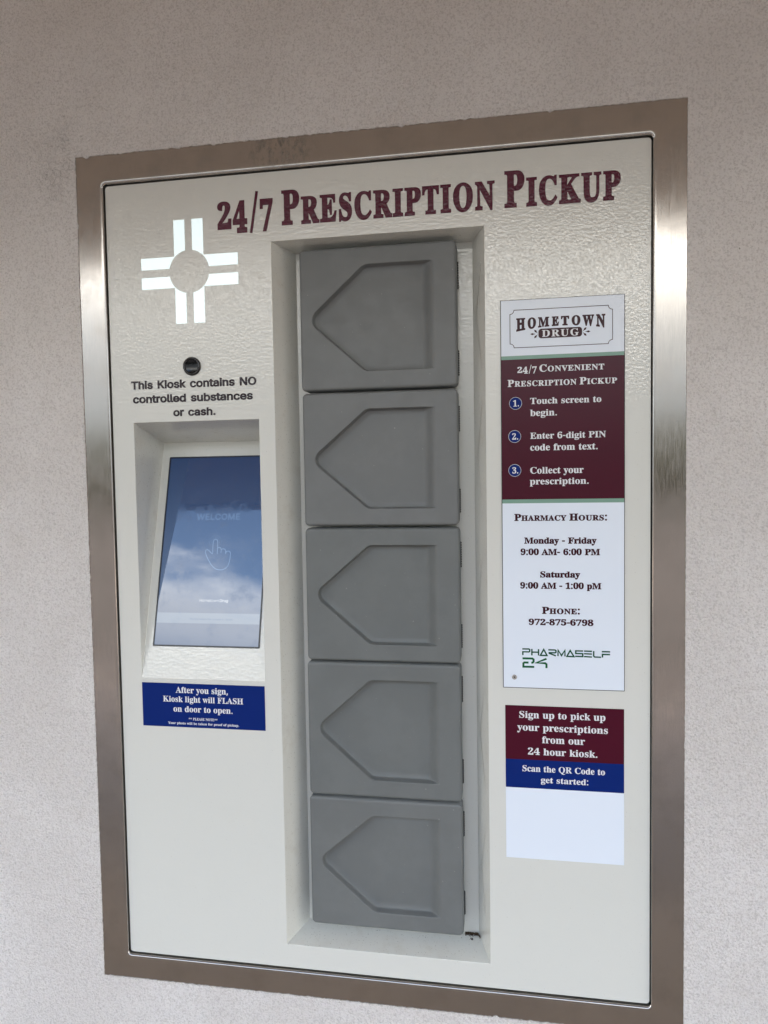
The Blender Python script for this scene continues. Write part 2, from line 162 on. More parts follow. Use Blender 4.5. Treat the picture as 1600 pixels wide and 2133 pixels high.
GLYPHS["serif"]["2"] = (376,[[24,0,24,69,123,171,187,245,218,307,226,371,225,395,220,413,212,427,202,437,189,443,174,445,153,442,137,432,126,416,118,393,114,364,112,329,88,331,68,336,50,344,37,357,29,374,26,396,28,411,34,426,43,441,55,454,72,465,92,474,116,481,143,485,174,486,220,483,258,473,288,456,310,434,323,407,328,375,319,329,291,281,238,220,154,138,87,74,244,74,257,75,269,79,279,86,288,95,295,107,300,120,305,141,345,141,341,0]])
GLYPHS["serif"]["3"] = (376,[[163,-7,132,-5,104,-2,81,5,62,13,46,23,34,35,26,47,20,60,19,74,21,90,26,103,36,113,48,120,61,125,76,126,78,100,86,79,99,62,116,50,135,43,158,40,199,49,211,56,221,66,230,79,236,95,240,115,241,139,238,163,229,184,214,202,194,216,168,224,137,227,95,227,95,269,140,269,166,272,188,281,204,296,216,316,223,340,225,367,223,390,219,409,211,424,200,436,186,443,169,445,154,444,142,439,133,430,116,391,111,341,86,343,64,348,47,356,34,367,27,382,24,401,28,423,41,444,62,461,91,475,128,483,173,486,217,483,255,474,286,458,309,436,323,409,328,377,324,348,315,323,298,301,277,283,253,267,225,256,279,238,297,228,312,216,326,201,336,184,342,163,345,138,343,112,338,90,329,70,318,52,304,37,288,25,230,1]])
GLYPHS["serif"]["4"] = (376,[[121,0,121,36,140,36,179,44,188,52,193,65,195,84,195,125,9,125,9,166,199,480,293,480,293,169,363,169,363,125,293,125,293,84,295,65,300,52,309,44,348,36,357,36,357,0],[56,169,195,169,195,287,196,351,199,416,189,394,174,366,158,338,146,319]])
GLYPHS["serif"]["5"] = (376,[[165,-7,133,-5,106,-1,84,5,66,14,51,24,40,35,33,48,28,61,27,75,29,89,33,101,42,109,53,116,66,120,81,121,88,83,111,52,123,46,137,42,154,40,195,50,207,58,217,69,226,83,232,101,236,122,237,148,234,178,226,203,213,223,195,236,173,244,146,247,103,243,71,235,40,247,62,480,316,480,319,357,281,357,275,380,267,399,244,406,105,406,94,281,126,288,168,291,216,287,258,276,293,256,319,228,335,192,340,148,338,120,333,96,324,75,312,56,299,40,282,27,226,1]])
GLYPHS["serif"]["6"] = (376,[[197,-7,165,-4,136,4,109,18,86,37,67,62,51,93,39,130,33,173,30,222,32,258,35,293,42,325,51,356,63,384,77,409,94,432,114,450,137,466,163,477,191,484,222,486,249,485,272,482,291,476,307,468,319,459,329,449,335,437,339,425,340,412,338,399,332,387,322,376,307,367,287,362,260,360,256,400,243,434,236,441,227,445,216,447,191,441,170,426,152,401,139,366,130,322,125,269,161,286,218,294,256,290,288,278,315,258,336,230,348,196,352,155,348,110,334,71,313,38,282,13,244,-2],[199,38,215,41,228,49,239,64,248,85,253,113,255,148,253,181,247,208,238,228,226,242,211,250,193,253,154,243,125,221,128,162,135,116,147,81,162,57,179,42]])
GLYPHS["serif"]["7"] = (376,[[111,0,289,406,113,406,93,403,80,391,74,372,70,338,30,338,33,480,353,480,353,447,168,0]])
GLYPHS["serif"]["8"] = (376,[[183,-7,148,-5,118,1,91,11,69,24,51,39,38,57,28,78,22,99,20,122,23,150,32,173,47,193,67,211,91,227,119,242,94,259,74,276,57,296,45,316,38,339,36,364,37,385,42,404,50,423,62,441,79,456,99,469,125,478,156,484,191,486,235,483,271,471,299,453,318,429,330,401,334,369,332,344,324,322,310,305,244,260,280,240,309,220,330,199,344,177,352,153,355,127,350,88,335,55,310,29,276,9,234,-3],[203,283,218,293,230,304,239,317,245,332,249,350,250,370,243,407,222,436,212,442,200,446,187,447,170,445,156,438,145,426,137,410,132,392,130,372,132,351,139,333,149,318],[187,32,208,34,226,42,241,55,253,72,260,92,262,116,259,136,252,154,239,170,220,185,195,200,164,216,126,178,118,161,112,142,111,120,113,95,120,74,132,56,147,42,165,34]])
GLYPHS["serif"]["9"] = (376,[[152,-7,127,-5,106,-2,88,4,73,12,62,22,53,33,42,69,50,94,75,107,83,88,92,71,103,56,118,45,135,38,156,36,194,48,223,84,242,145,251,230,212,198,195,191,176,186,155,185,119,189,87,201,60,220,40,248,28,282,24,324,26,355,32,383,42,409,56,431,74,450,95,466,120,477,147,484,177,486,209,484,238,476,264,463,287,444,307,420,323,390,335,353,343,310,345,261,334,157,326,126,315,97,301,72,284,49,264,30,241,14,215,3,185,-4],[184,233,199,234,212,239,224,245,251,278,248,330,242,372,231,403,217,424,201,437,181,441,164,438,149,429,137,413,128,391,123,362,121,328,125,286,137,257,156,239]])
GLYPHS["serif"]["."] = (180,[[89,-9,60,1,54,10,50,22,48,36,50,51,54,63,60,71,89,81,119,71,126,63,130,51,132,36,130,22,126,10,119,1]])
GLYPHS["serif"][","] = (180,[[28,-87,47,-3,61,78,124,78,129,71,104,-8,71,-87]])
GLYPHS["serif"][":"] = (180,[[89,278,60,289,54,297,50,309,48,324,50,339,54,351,60,359,89,369,119,359,126,351,130,339,132,324,130,309,126,297,119,289],[89,-9,60,1,54,10,50,22,48,36,50,51,54,63,60,71,89,81,119,71,126,63,130,51,132,36,130,22,126,10,119,1]])
GLYPHS["serif"]["-"] = (217,[[27,154,27,206,189,206,189,154]])
GLYPHS["serif"]["/"] = (250,[[7,0,185,480,243,480,64,0]])
GLYPHS["serif"]["*"] = (370,[[131,208,71,240,150,346,28,356,37,418,165,381,150,510,216,510,203,381,332,418,341,356,218,346,298,240,240,208,183,326]])
GLYPHS["sans"]["."] = (188,[[95,-4,83,-3,73,1,63,9,55,18,51,29,50,41,51,53,55,64,63,73,73,81,83,85,95,87,107,85,118,81,128,73,135,64,140,53,141,41,140,29,135,18,128,9,118,1,107,-3]])
GLYPHS["sans"]["C"] = (510,[[267,-7,225,-3,186,7,150,25,119,49,92,79,70,115,53,157,44,203,40,254,44,305,53,352,70,393,92,429,119,459,150,484,186,501,225,512,267,516,340,504,362,496,383,485,402,471,419,456,435,438,448,418,459,397,467,373,473,348,408,348,389,395,357,428,315,449,267,456,237,453,209,445,184,432,161,414,141,391,125,364,113,332,106,295,103,254,106,213,113,177,125,145,141,117,161,94,184,76,210,63,237,56,267,53,315,60,357,81,389,114,408,160,473,160,467,135,459,112,448,91,435,71,420,53,402,38,383,24,363,13,341,5,317,-2,293,-6]])
GLYPHS["sans"]["D"] = (502,[[219,0,96,0,96,57,215,57,254,60,288,68,318,81,343,99,363,122,379,149,390,181,397,216,399,255,397,294,390,329,379,361,364,388,344,410,320,428,291,441,258,449,221,452,93,452,93,509,225,509,273,505,315,495,353,478,385,455,412,426,433,391,449,351,458,306,462,255,458,205,449,159,433,119,411,83,384,54,351,31,312,14,268,3],[125,509,125,0,60,0,60,509]])
GLYPHS["sans"]["E"] = (419,[[60,0,60,509,372,509,372,452,125,452,125,286,355,286,355,229,125,229,125,57,375,57,375,0]])
GLYPHS["sans"]["H"] = (517,[[60,0,60,509,125,509,125,289,392,289,392,509,457,509,457,0,392,0,392,232,125,232,125,0]])
GLYPHS["sans"]["K"] = (467,[[104,145,104,216,139,261,174,303,212,344,364,509,448,509,231,276,228,276],[60,0,60,509,125,509,125,334,124,225,125,193,125,0],[372,0,188,259,228,309,449,0]])
GLYPHS["sans"]["L"] = (393,[[60,0,60,509,125,509,125,57,361,57,361,0]])
GLYPHS["sans"]["M"] = (628,[[60,0,60,509,152,509,277,187,287,159,299,123,311,84,322,49,307,49,318,83,330,121,342,158,352,187,476,509,568,509,568,0,504,0,504,291,504,327,505,369,506,413,507,457,513,457,498,409,482,363,467,322,456,291,342,0,286,0,170,291,159,321,145,361,129,408,112,457,119,457,120,416,121,372,122,328,122,291,122,0]])
GLYPHS["sans"]["N"] = (523,[[60,0,60,509,136,509,343,183,363,151,388,107,414,55,405,54,401,108,399,157,399,195,399,509,463,509,463,0,387,0,202,290,177,331,148,381,108,452,119,454,122,384,124,328,125,291,125,0]])
GLYPHS["sans"]["O"] = (533,[[267,-7,225,-3,186,7,150,25,119,49,92,79,70,115,53,157,44,203,40,254,44,305,53,352,70,393,92,429,119,459,150,484,186,501,225,512,267,516,309,512,348,501,384,484,415,459,442,429,464,393,480,352,490,305,493,254,490,203,480,157,464,115,442,79,415,49,384,25,348,7,309,-3],[267,53,296,55,324,63,349,76,372,94,392,116,408,144,420,176,428,213,430,254,428,295,420,332,408,365,392,392,372,415,349,433,324,446,296,453,267,456,237,453,210,445,184,433,161,415,142,392,125,364,113,332,106,295,103,254,106,213,113,176,125,144,142,117,161,94,184,76,210,63,237,55]])
GLYPHS["sans"]["P"] = (445,[[60,0,60,509,235,509,272,506,305,499,332,487,356,471,375,452,390,430,400,404,407,377,409,348,407,318,400,291,390,265,375,243,356,223,332,207,305,195,272,188,235,186,109,186,109,242,233,242,257,244,279,248,297,256,312,266,324,279,333,294,339,310,343,328,344,348,343,367,339,385,333,402,324,416,312,428,297,439,279,446,257,451,232,452,125,452,125,0]])
GLYPHS["sans"]["T"] = (449,[[32,452,32,509,417,509,417,452,257,452,257,0,193,0,193,452]])
GLYPHS["sans"]["W"] = (686,[[155,0,16,509,82,509,163,196,175,145,187,94,197,40,189,40,200,94,211,145,224,196,306,509,380,509,462,196,474,145,486,94,497,40,488,40,499,94,510,145,523,196,603,509,670,509,530,0,455,0,368,323,351,391,336,475,350,475,335,395,318,323,230,0]])
GLYPHS["sans"]["a"] = (389,[[160,-9,137,-7,115,-3,94,5,76,15,60,29,48,45,38,63,32,84,30,108,32,128,36,146,43,161,53,174,64,184,78,193,125,211,178,220,234,227,265,235,271,240,274,246,276,255,276,257,267,297,240,322,196,331,149,322,118,301,100,274,41,291,51,313,64,331,79,346,95,358,114,368,133,375,194,384,239,379,286,360,300,350,312,336,322,320,330,301,335,278,337,251,337,0,277,0,277,52,272,52,252,25,215,1],[170,45,192,47,211,51,228,59,242,68,254,80,263,93,270,108,274,122,276,138,276,190,259,182,231,176,200,171,175,168,134,159,103,139,97,130,93,118,92,105,102,72,130,52]])
GLYPHS["sans"]["b"] = (424,[[229,-8,208,-7,189,-3,172,4,138,31,118,59,112,59,112,0,53,0,53,509,114,509,114,319,118,319,137,346,171,373,188,379,207,383,229,384,259,382,287,374,313,361,335,342,354,320,370,293,381,261,388,227,390,189,388,151,381,116,370,84,355,57,336,34,313,16,288,3,260,-6],[220,47,242,49,262,55,279,66,294,80,306,97,316,117,323,139,327,163,328,189,327,215,323,239,316,261,307,281,295,298,280,311,262,322,243,328,220,330,198,328,178,322,161,312,147,299,134,282,125,263,118,241,114,216,113,189,114,162,118,138,125,115,135,95,147,78,162,65,179,55,198,49]])
GLYPHS["sans"]["c"] = (396,[[207,-8,174,-5,144,3,117,16,93,35,72,58,56,85,44,116,37,150,34,187,37,225,44,260,56,291,72,318,93,341,117,360,144,374,174,382,207,384,260,377,305,356,340,322,362,277,303,262,290,289,270,311,242,325,207,330,184,328,163,321,145,310,130,296,118,278,108,258,102,236,98,212,96,187,98,163,102,139,108,117,118,97,130,80,145,66,163,55,184,49,207,46,243,52,271,66,292,89,304,117,363,102,341,56,306,21,261,-1]])
GLYPHS["sans"]["d"] = (424,[[195,-8,165,-6,137,3,111,16,89,34,70,57,55,84,43,116,36,151,34,189,36,227,43,261,55,293,70,320,89,342,112,361,137,374,165,382,196,384,218,383,237,379,253,373,287,346,306,319,311,319,311,509,372,509,372,0,313,0,313,59,307,59,287,31,252,4,236,-3,217,-7],[205,47,226,49,246,55,263,65,278,78,290,95,299,115,306,138,310,162,312,189,310,216,306,241,300,263,290,282,278,299,263,312,246,322,227,328,205,330,182,328,162,322,145,311,130,298,118,281,108,261,102,239,98,215,96,189,98,163,102,139,109,117,118,97,130,80,145,66,162,55,182,49]])
GLYPHS["sans"]["e"] = (404,[[212,-8,177,-5,145,3,117,16,92,35,72,58,56,85,44,116,37,150,34,187,36,224,44,258,55,290,71,317,91,340,115,359,142,373,172,382,205,384,266,374,285,366,303,355,319,341,334,324,347,305,357,282,365,256,370,227,371,194,371,169,75,169,75,221,338,221,310,202,308,226,304,248,298,269,288,286,277,301,263,314,246,323,227,328,205,330,183,328,164,323,146,313,131,301,119,286,109,270,102,251,97,231,96,211,96,178,98,151,102,127,110,106,121,88,135,73,151,61,169,53,190,48,212,46,254,53,285,73,306,105,365,91,358,72,348,55,335,39,320,26,302,14,283,4,261,-3,237,-7]])
GLYPHS["sans"]["g"] = (425,[[207,-151,180,-149,156,-146,134,-140,82,-110,51,-69,101,-41,122,-66,154,-88,207,-97,236,-95,261,-87,282,-75,298,-58,308,-34,311,-6,311,68,306,68,287,41,252,16,236,10,217,6,195,5,165,7,138,14,113,27,90,43,71,65,55,90,43,120,36,154,34,191,36,229,43,263,55,293,71,320,90,342,112,361,138,374,166,382,196,384,218,383,237,379,253,373,288,346,308,319,313,319,313,379,372,379,372,-9,370,-40,363,-67,350,-90,334,-109,314,-124,291,-136,265,-144,237,-149],[205,59,227,61,246,66,264,75,278,87,290,103,300,121,307,142,311,166,312,193,311,219,307,242,300,264,291,283,279,299,264,312,247,322,227,328,205,330,182,328,163,322,145,312,130,298,118,282,109,262,102,241,98,218,96,193,98,167,102,144,109,123,118,104,131,88,145,76,163,66,183,61]])
GLYPHS["sans"]["h"] = (410,[[114,227,114,0,53,0,53,509,114,509,114,287,102,287,116,319,132,344,152,362,175,374,200,382,227,384,252,383,275,377,295,369,313,356,328,340,341,321,350,298,355,271,357,240,357,0,296,0,296,235,293,263,286,286,273,304,256,318,235,326,210,329,192,328,176,324,161,317,147,308,136,297,126,283,119,266,115,248]])
GLYPHS["sans"]["i"] = (167,[[53,0,53,379,114,379,114,0],[84,443,73,444,63,448,54,455,47,463,43,472,41,483,43,494,47,504,54,512,63,518,73,522,84,524,95,522,105,518,114,512,121,504,125,494,126,483,125,472,121,463,114,455,105,448,95,444]])
GLYPHS["sans"]["k"] = (381,[[110,137,110,212,121,212,284,379,360,379,184,199,177,199],[53,0,53,509,114,509,114,0],[294,0,148,186,191,229,372,0]])
GLYPHS["sans"]["l"] = (189,[[139,-2,112,0,91,8,74,20,62,37,55,59,53,84,53,509,114,509,114,99,120,62,126,57,135,53,146,52,160,53,170,54,181,3,162,-1]])
GLYPHS["sans"]["m"] = (610,[[53,0,53,379,112,379,112,295,108,295,114,314,122,331,132,346,172,376,219,386,245,383,268,375,287,361,303,342,314,320,321,295,312,295,318,312,326,329,337,343,381,375,437,386,458,385,478,380,497,372,514,361,529,346,541,328,550,307,555,283,557,255,557,0,496,0,496,254,493,279,485,298,473,313,456,323,438,329,419,330,402,329,387,326,374,320,345,290,335,247,335,0,274,0,274,260,272,280,265,297,253,311,238,322,220,328,199,330,158,320,145,312,135,302,126,289,119,274,115,257,114,238,114,0]])
GLYPHS["sans"]["n"] = (410,[[114,227,114,0,53,0,53,379,112,379,112,287,102,287,116,319,132,344,152,362,175,374,200,382,227,384,252,383,275,377,295,369,313,356,328,340,341,321,350,298,355,271,357,240,357,0,296,0,296,235,293,263,286,286,273,304,256,318,235,326,210,329,192,328,176,324,161,317,147,308,136,297,126,283,119,266,115,248]])
GLYPHS["sans"]["o"] = (415,[[207,-8,174,-5,144,3,117,16,93,35,72,58,56,85,44,116,37,150,34,187,37,225,44,260,56,291,72,318,93,341,117,360,144,374,174,382,207,384,241,382,271,374,299,360,323,341,343,318,359,291,371,260,379,225,381,187,379,150,371,116,359,85,343,58,323,35,299,16,271,3,241,-5],[207,46,231,49,252,55,270,66,285,80,298,97,307,117,314,139,318,163,319,187,318,212,314,236,307,258,298,278,285,296,270,310,252,321,231,328,207,330,184,328,163,321,145,310,130,296,118,278,108,258,102,236,98,212,96,187,98,163,102,139,108,117,118,97,130,80,145,66,163,55,184,49]])
GLYPHS["sans"]["p"] = (424,[[53,-143,53,379,112,379,112,319,118,319,137,346,171,373,188,379,207,383,229,384,259,382,287,374,313,361,335,342,354,320,370,293,381,261,388,227,390,189,388,151,381,116,370,84,355,57,336,34,313,16,288,3,260,-6,229,-8,208,-7,189,-3,173,4,138,31,118,59,114,59,114,-143],[220,47,242,49,262,55,279,66,294,80,306,97,316,117,323,139,327,163,328,189,327,215,323,239,316,261,307,281,295,298,280,311,262,322,243,328,220,330,198,328,178,322,161,312,147,299,134,282,125,263,118,241,114,216,113,189,114,162,118,138,125,115,135,95,147,78,162,65,179,55,198,49]])
GLYPHS["sans"]["r"] = (259,[[53,0,53,379,112,379,112,321,115,321,124,339,137,354,152,367,171,377,191,383,213,385,229,384,243,384,243,322,230,324,207,326,190,324,174,321,159,315,146,306,135,296,126,284,119,269,115,254,114,237,114,0]])
GLYPHS["sans"]["s"] = (365,[[182,-8,157,-7,133,-3,112,3,93,12,76,24,62,38,50,54,41,73,36,94,94,107,101,87,111,72,124,60,141,52,160,47,181,45,206,47,227,53,244,62,258,74,265,88,268,103,266,115,262,126,254,136,243,144,229,150,212,155,149,170,118,180,92,192,72,208,58,227,50,249,47,274,49,295,55,314,65,332,79,347,95,360,115,370,137,378,161,383,187,384,212,383,234,379,254,372,271,363,286,352,299,339,324,290,268,277,262,291,254,304,243,316,228,325,210,331,187,333,166,331,147,326,131,317,119,305,111,292,109,277,110,264,115,253,124,243,172,223,229,209,261,200,287,187,306,171,320,153,328,131,331,107,329,85,323,65,312,47,298,31,281,18,260,6,236,-2,210,-7]])
GLYPHS["sans"]["t"] = (227,[[204,379,204,327,6,327,6,379],[65,471,126,471,126,98,127,83,130,70,136,61,144,55,156,51,170,50,185,51,202,54,213,2,192,-3,168,-4,138,-1,113,7,92,21,77,41,68,64,65,93]])
GLYPHS["sans"]["u"] = (410,[[182,-5,158,-3,135,2,115,11,97,23,82,39,69,59,60,82,54,109,53,139,53,379,114,379,114,144,116,117,124,94,137,75,154,61,175,53,200,50,218,51,234,55,249,62,263,71,274,83,283,97,290,113,295,132,296,153,296,379,357,379,357,0,298,0,298,92,307,92,294,60,277,35,257,17,234,5,209,-3]])
GLYPHS["sans"]["w"] = (567,[[138,0,23,379,87,379,133,214,154,137,175,41,165,41,186,135,206,214,252,379,316,379,362,214,382,136,402,41,391,41,413,135,434,214,480,379,545,379,429,0,368,0,319,172,305,225,291,280,277,338,291,338,277,280,263,225,248,172,199,0]])

# ------------------------------------------------------------------ helpers
def tag(o, label=None, cat=None, group=None, kind=None):
    if label: o['label'] = label
    if cat: o['category'] = cat
    if group: o['group'] = group
    if kind: o['kind'] = kind
    return o

def adopt(child, parent):
    child.parent = parent
    child.matrix_parent_inverse = parent.matrix_basis.inverted() if parent.parent is None else \
        (parent.parent.matrix_basis @ parent.matrix_parent_inverse @ parent.matrix_basis).inverted()

def link(name, bm, mats, parent=None, smooth=False, recalc=False):
    if recalc:
        bmesh.ops.recalc_face_normals(bm, faces=bm.faces[:])
    me = bpy.data.meshes.new(name)
    bm.to_mesh(me)
    bm.free()
    o = bpy.data.objects.new(name, me)
    COL.objects.link(o)
    for m in (mats if isinstance(mats, (list, tuple)) else [mats]):
        me.materials.append(m)
    if smooth:
        for p in me.polygons: p.use_smooth = True
    if parent is not None:
        adopt(o, parent)
    return o

def quad(bm, pts, mi=0):
    f = bm.faces.new([bm.verts.new(p) for p in pts])
    f.material_index = mi
    return f

def rect(bm, x0, x1, z0, z1, y, mi=0):
    return quad(bm, [(x0, y, z0), (x1, y, z0), (x1, y, z1), (x0, y, z1)], mi)

def box(bm, x0, x1, y0, y1, z0, z1, mi=0):
    v = [bm.verts.new(p) for p in [(x0, y0, z0), (x1, y0, z0), (x1, y1, z0), (x0, y1, z0),
                                   (x0, y0, z1), (x1, y0, z1), (x1, y1, z1), (x0, y1, z1)]]
    for q in ((0, 1, 5, 4), (1, 2, 6, 5), (2, 3, 7, 6), (3, 0, 4, 7), (4, 5, 6, 7), (3, 2, 1, 0)):
        bm.faces.new([v[i] for i in q]).material_index = mi

def rrect(x0, x1, z0, z1, r, n=6):
    """Counter-clockwise rounded rectangle (seen from -Y), 4 * (n + 1) points."""
    pts = []
    for cx, cz, a0 in ((x1 - r, z1 - r, 0), (x0 + r, z1 - r, 90), (x0 + r, z0 + r, 180), (x1 - r, z0 + r, 270)):
        for k in range(n + 1):
            a = math.radians(a0 + 90 * k / n)
            pts.append((cx + r * math.cos(a), cz + r * math.sin(a)))
    return pts

def loops(bm, rings, close_first=False, close_last=False, mi=0):
    """rings: lists of 3-D points of one length; joined ring to ring."""
    vs = [[bm.verts.new(p) for p in ring] for ring in rings]
    n = len(vs[0])
    for a, b in zip(vs, vs[1:]):
        for i in range(n):
            bm.faces.new((a[i], a[(i + 1) % n], b[(i + 1) % n], b[i])).material_index = mi
    if close_first: bm.faces.new(list(reversed(vs[0]))).material_index = mi
    if close_last: bm.faces.new(vs[-1]).material_index = mi

def lathe(bm, prof, cx, cz, n=40, mi=0):
    """prof: (radius, y) from the middle outwards; axis along Y."""
    rings = [[(cx + r * math.cos(2 * math.pi * k / n), y, cz + r * math.sin(2 * math.pi * k / n)) for k in range(n)] for r, y in prof]
    loops(bm, rings, close_first=True, mi=mi)

def ribbon(bm, pts, w, y, closed=False, mi=0, yf=None):
    """A flat stroke of width w along pts in the X-Z plane."""
    P = [Vector(p) for p in pts]
    if closed and (P[0] - P[-1]).length < 1e-6: P.pop()
    n = len(P)
    Lf, Rt = [], []
    for i in range(n):
        a = P[(i - 1) % n] if (closed or i > 0) else None
        b = P[(i + 1) % n] if (closed or i < n - 1) else None
        d1 = (P[i] - a).normalized() if a is not None else None
        d2 = (b - P[i]).normalized() if b is not None else None
        if d1 is None: d1 = d2
        if d2 is None: d2 = d1
        n1 = Vector((-d1.y, d1.x)); n2 = Vector((-d2.y, d2.x))
        m = (n1 + n2)
        m = m.normalized() if m.length > 1e-6 else n1
        k = w / 2 / max(0.42, m.dot(n1))
        Lf.append(P[i] + m * k); Rt.append(P[i] - m * k)
    g = (lambda q: yf(q.x, q.y)) if yf else (lambda q: y)
    lv = [bm.verts.new((q.x, g(q), q.y)) for q in Lf]
    rv = [bm.verts.new((q.x, g(q), q.y)) for q in Rt]
    for i in range(n if closed else n - 1):
        j = (i + 1) % n
        bm.faces.new((rv[i], rv[j], lv[j], lv[i])).material_index = mi

def disc(bm, cx, cz, r, y, n=40, mi=0):
    f = bm.faces.new([bm.verts.new((cx + r * math.cos(2 * math.pi * k / n), y, cz + r * math.sin(2 * math.pi * k / n))) for k in range(n)])
    f.material_index = mi

# ------------------------------------------------------------------ lettering
_cache = {}
def glyph(font, ch):
    if (font, ch) not in _cache:
        adv, flat = GLYPHS[font][ch]
        _cache[(font, ch)] = (adv / 1000, [[(p[i] / 1000, p[i + 1] / 1000) for i in range(0, len(p), 2)] for p in flat])
    return _cache[(font, ch)]

_area = lambda P: sum(a[0] * b[1] - b[0] * a[1] for a, b in zip(P, P[1:] + P[:1])) / 2

def embolden(polys, d):
    if not polys or not d: return polys
    sgn = 1 if _area(max(polys, key=lambda P: abs(_area(P)))) > 0 else -1
    out = []
    for P in polys:
        n = len(P); Q = []
        for i in range(n):
            p = Vector(P[i]); e1 = p - Vector(P[i - 1]); e2 = Vector(P[(i + 1) % n]) - p
            e1.normalize(); e2.normalize()
            n1 = Vector((e1.y, -e1.x)) * sgn; n2 = Vector((e2.y, -e2.x)) * sgn
            m = n1 + n2
            m = m.normalized() if m.length > 1e-4 else n1
            k = d / max(0.55, m.dot(n1))
            Q.append((p.x + m.x * k, p.y + m.y * k))
        out.append(Q)
    return out

def text_outline(s, font, bold=0.0, sc=None, track=0.0, xh=0.0):
    """Outlines of one line in em units; sc = scale of small capitals for lower-case letters."""
    x, out = 0.0, []
    for ch in s:
        if ch == ' ':
            x += (0.27 if font == 'sans' else 0.205) + track
            continue
        k = 1.0
        if sc and ch.islower():
            ch, k = ch.upper(), sc
        adv, polys = glyph(font, ch)
        lift = -0.05 if ch == '*' else 0.0
        for P in embolden(polys, bold):
            Q = []
            for a, b in P:
                if xh:                                   # raise the x-height a little
                    b = b * (1 + xh) if b < XH else XH * (1 + xh) + (b - XH) * (CAP['serif'] - XH * (1 + xh)) / (CAP['serif'] - XH)
                Q.append((x + a * k, b * k + lift))
            out.append(Q)
        x += adv * k + track
    return out

def winding(pt, polys):
    w = 0
    for P in polys:
        for (ax, az), (bx_, bz_) in zip(P, P[1:] + P[:1]):
            if (az > pt[1]) != (bz_ > pt[1]) and pt[0] < (bx_ - ax) * (pt[1] - az) / (bz_ - az) + ax:
                w += 1 if bz_ > az else -1
    return w

def fill(polys):
    """Triangles inside the outlines by the non-zero winding rule, so overlapping strokes join."""
    vs, es = [], []
    for P in polys:
        b = len(vs)
        vs += [Vector((p[0], p[1])) for p in P]
        es += [(b + i, b + (i + 1) % len(P)) for i in range(len(P))]
    ov, oe, of, _, _, _ = delaunay_2d_cdt(vs, es, [], 0, 1e-5)
    keep = []
    for f in of:
        c = [sum(ov[i][k] for i in f) / len(f) for k in (0, 1)]
        if winding(c, polys) != 0: keep.append(f)
    return [tuple(v) for v in ov], keep

def put(bm, polys, y, mi=0, yf=None):
    vs, fs = fill([[(a * 100, b * 100) for a, b in P] for P in polys])
    used = sorted({i for f in fs for i in f})
    bv = {i: bm.verts.new((vs[i][0] / 100, yf(vs[i][0] / 100, vs[i][1] / 100) if yf else y, vs[i][1] / 100)) for i in used}
    for f in fs:
        try: bm.faces.new([bv[i] for i in f]).material_index = mi
        except ValueError: pass

top_of = lambda font, ch: max(p[1] for P in glyph(font, ch)[1] for p in P)
CAP = {f: top_of(f, 'H') for f in ('serif', 'sans')}
XH = top_of('serif', 'x')
def line(bm, s, font, x0, x1, zb, h, y, bold=0.012, sc=None, track=0.0, xh=0.07, mi=0, yf=None, warp=None, cap=None):
    polys = text_outline(s, font, bold, sc, track, xh if (font == 'serif' and not sc) else 0)
    a0 = min(p[0] for P in polys for p in P); a1 = max(p[0] for P in polys for p in P)
    kx = (x1 - x0) / (a1 - a0); kz = h / ((cap or CAP[font]) + bold * 2)
    fin = [[(x0 + (a - a0) * kx, zb + (b + bold) * kz) for a, b in P] for P in polys]
    if warp: fin = [[warp(a, b) for a, b in P] for P in fin]
    put(bm, fin, y, mi, yf)

# ------------------------------------------------------------------ materials
def mat(name, color=(0.8, 0.8, 0.8), rough=0.5, metal=0.0, spec=0.5, emis=None, estr=0.0, ior=None):
    m = bpy.data.materials.new(name)
    m.use_nodes = True
    b = m.node_tree.nodes['Principled BSDF']
    b.inputs['Base Color'].default_value = (*color, 1)
    b.inputs['Roughness'].default_value = rough
    b.inputs['Metallic'].default_value = metal
    b.inputs['Specular IOR Level'].default_value = spec
    if ior: b.inputs['IOR'].default_value = ior
    if emis:
        b.inputs['Emission Color'].default_value = (*emis, 1)
        b.inputs['Emission Strength'].default_value = estr
    return m

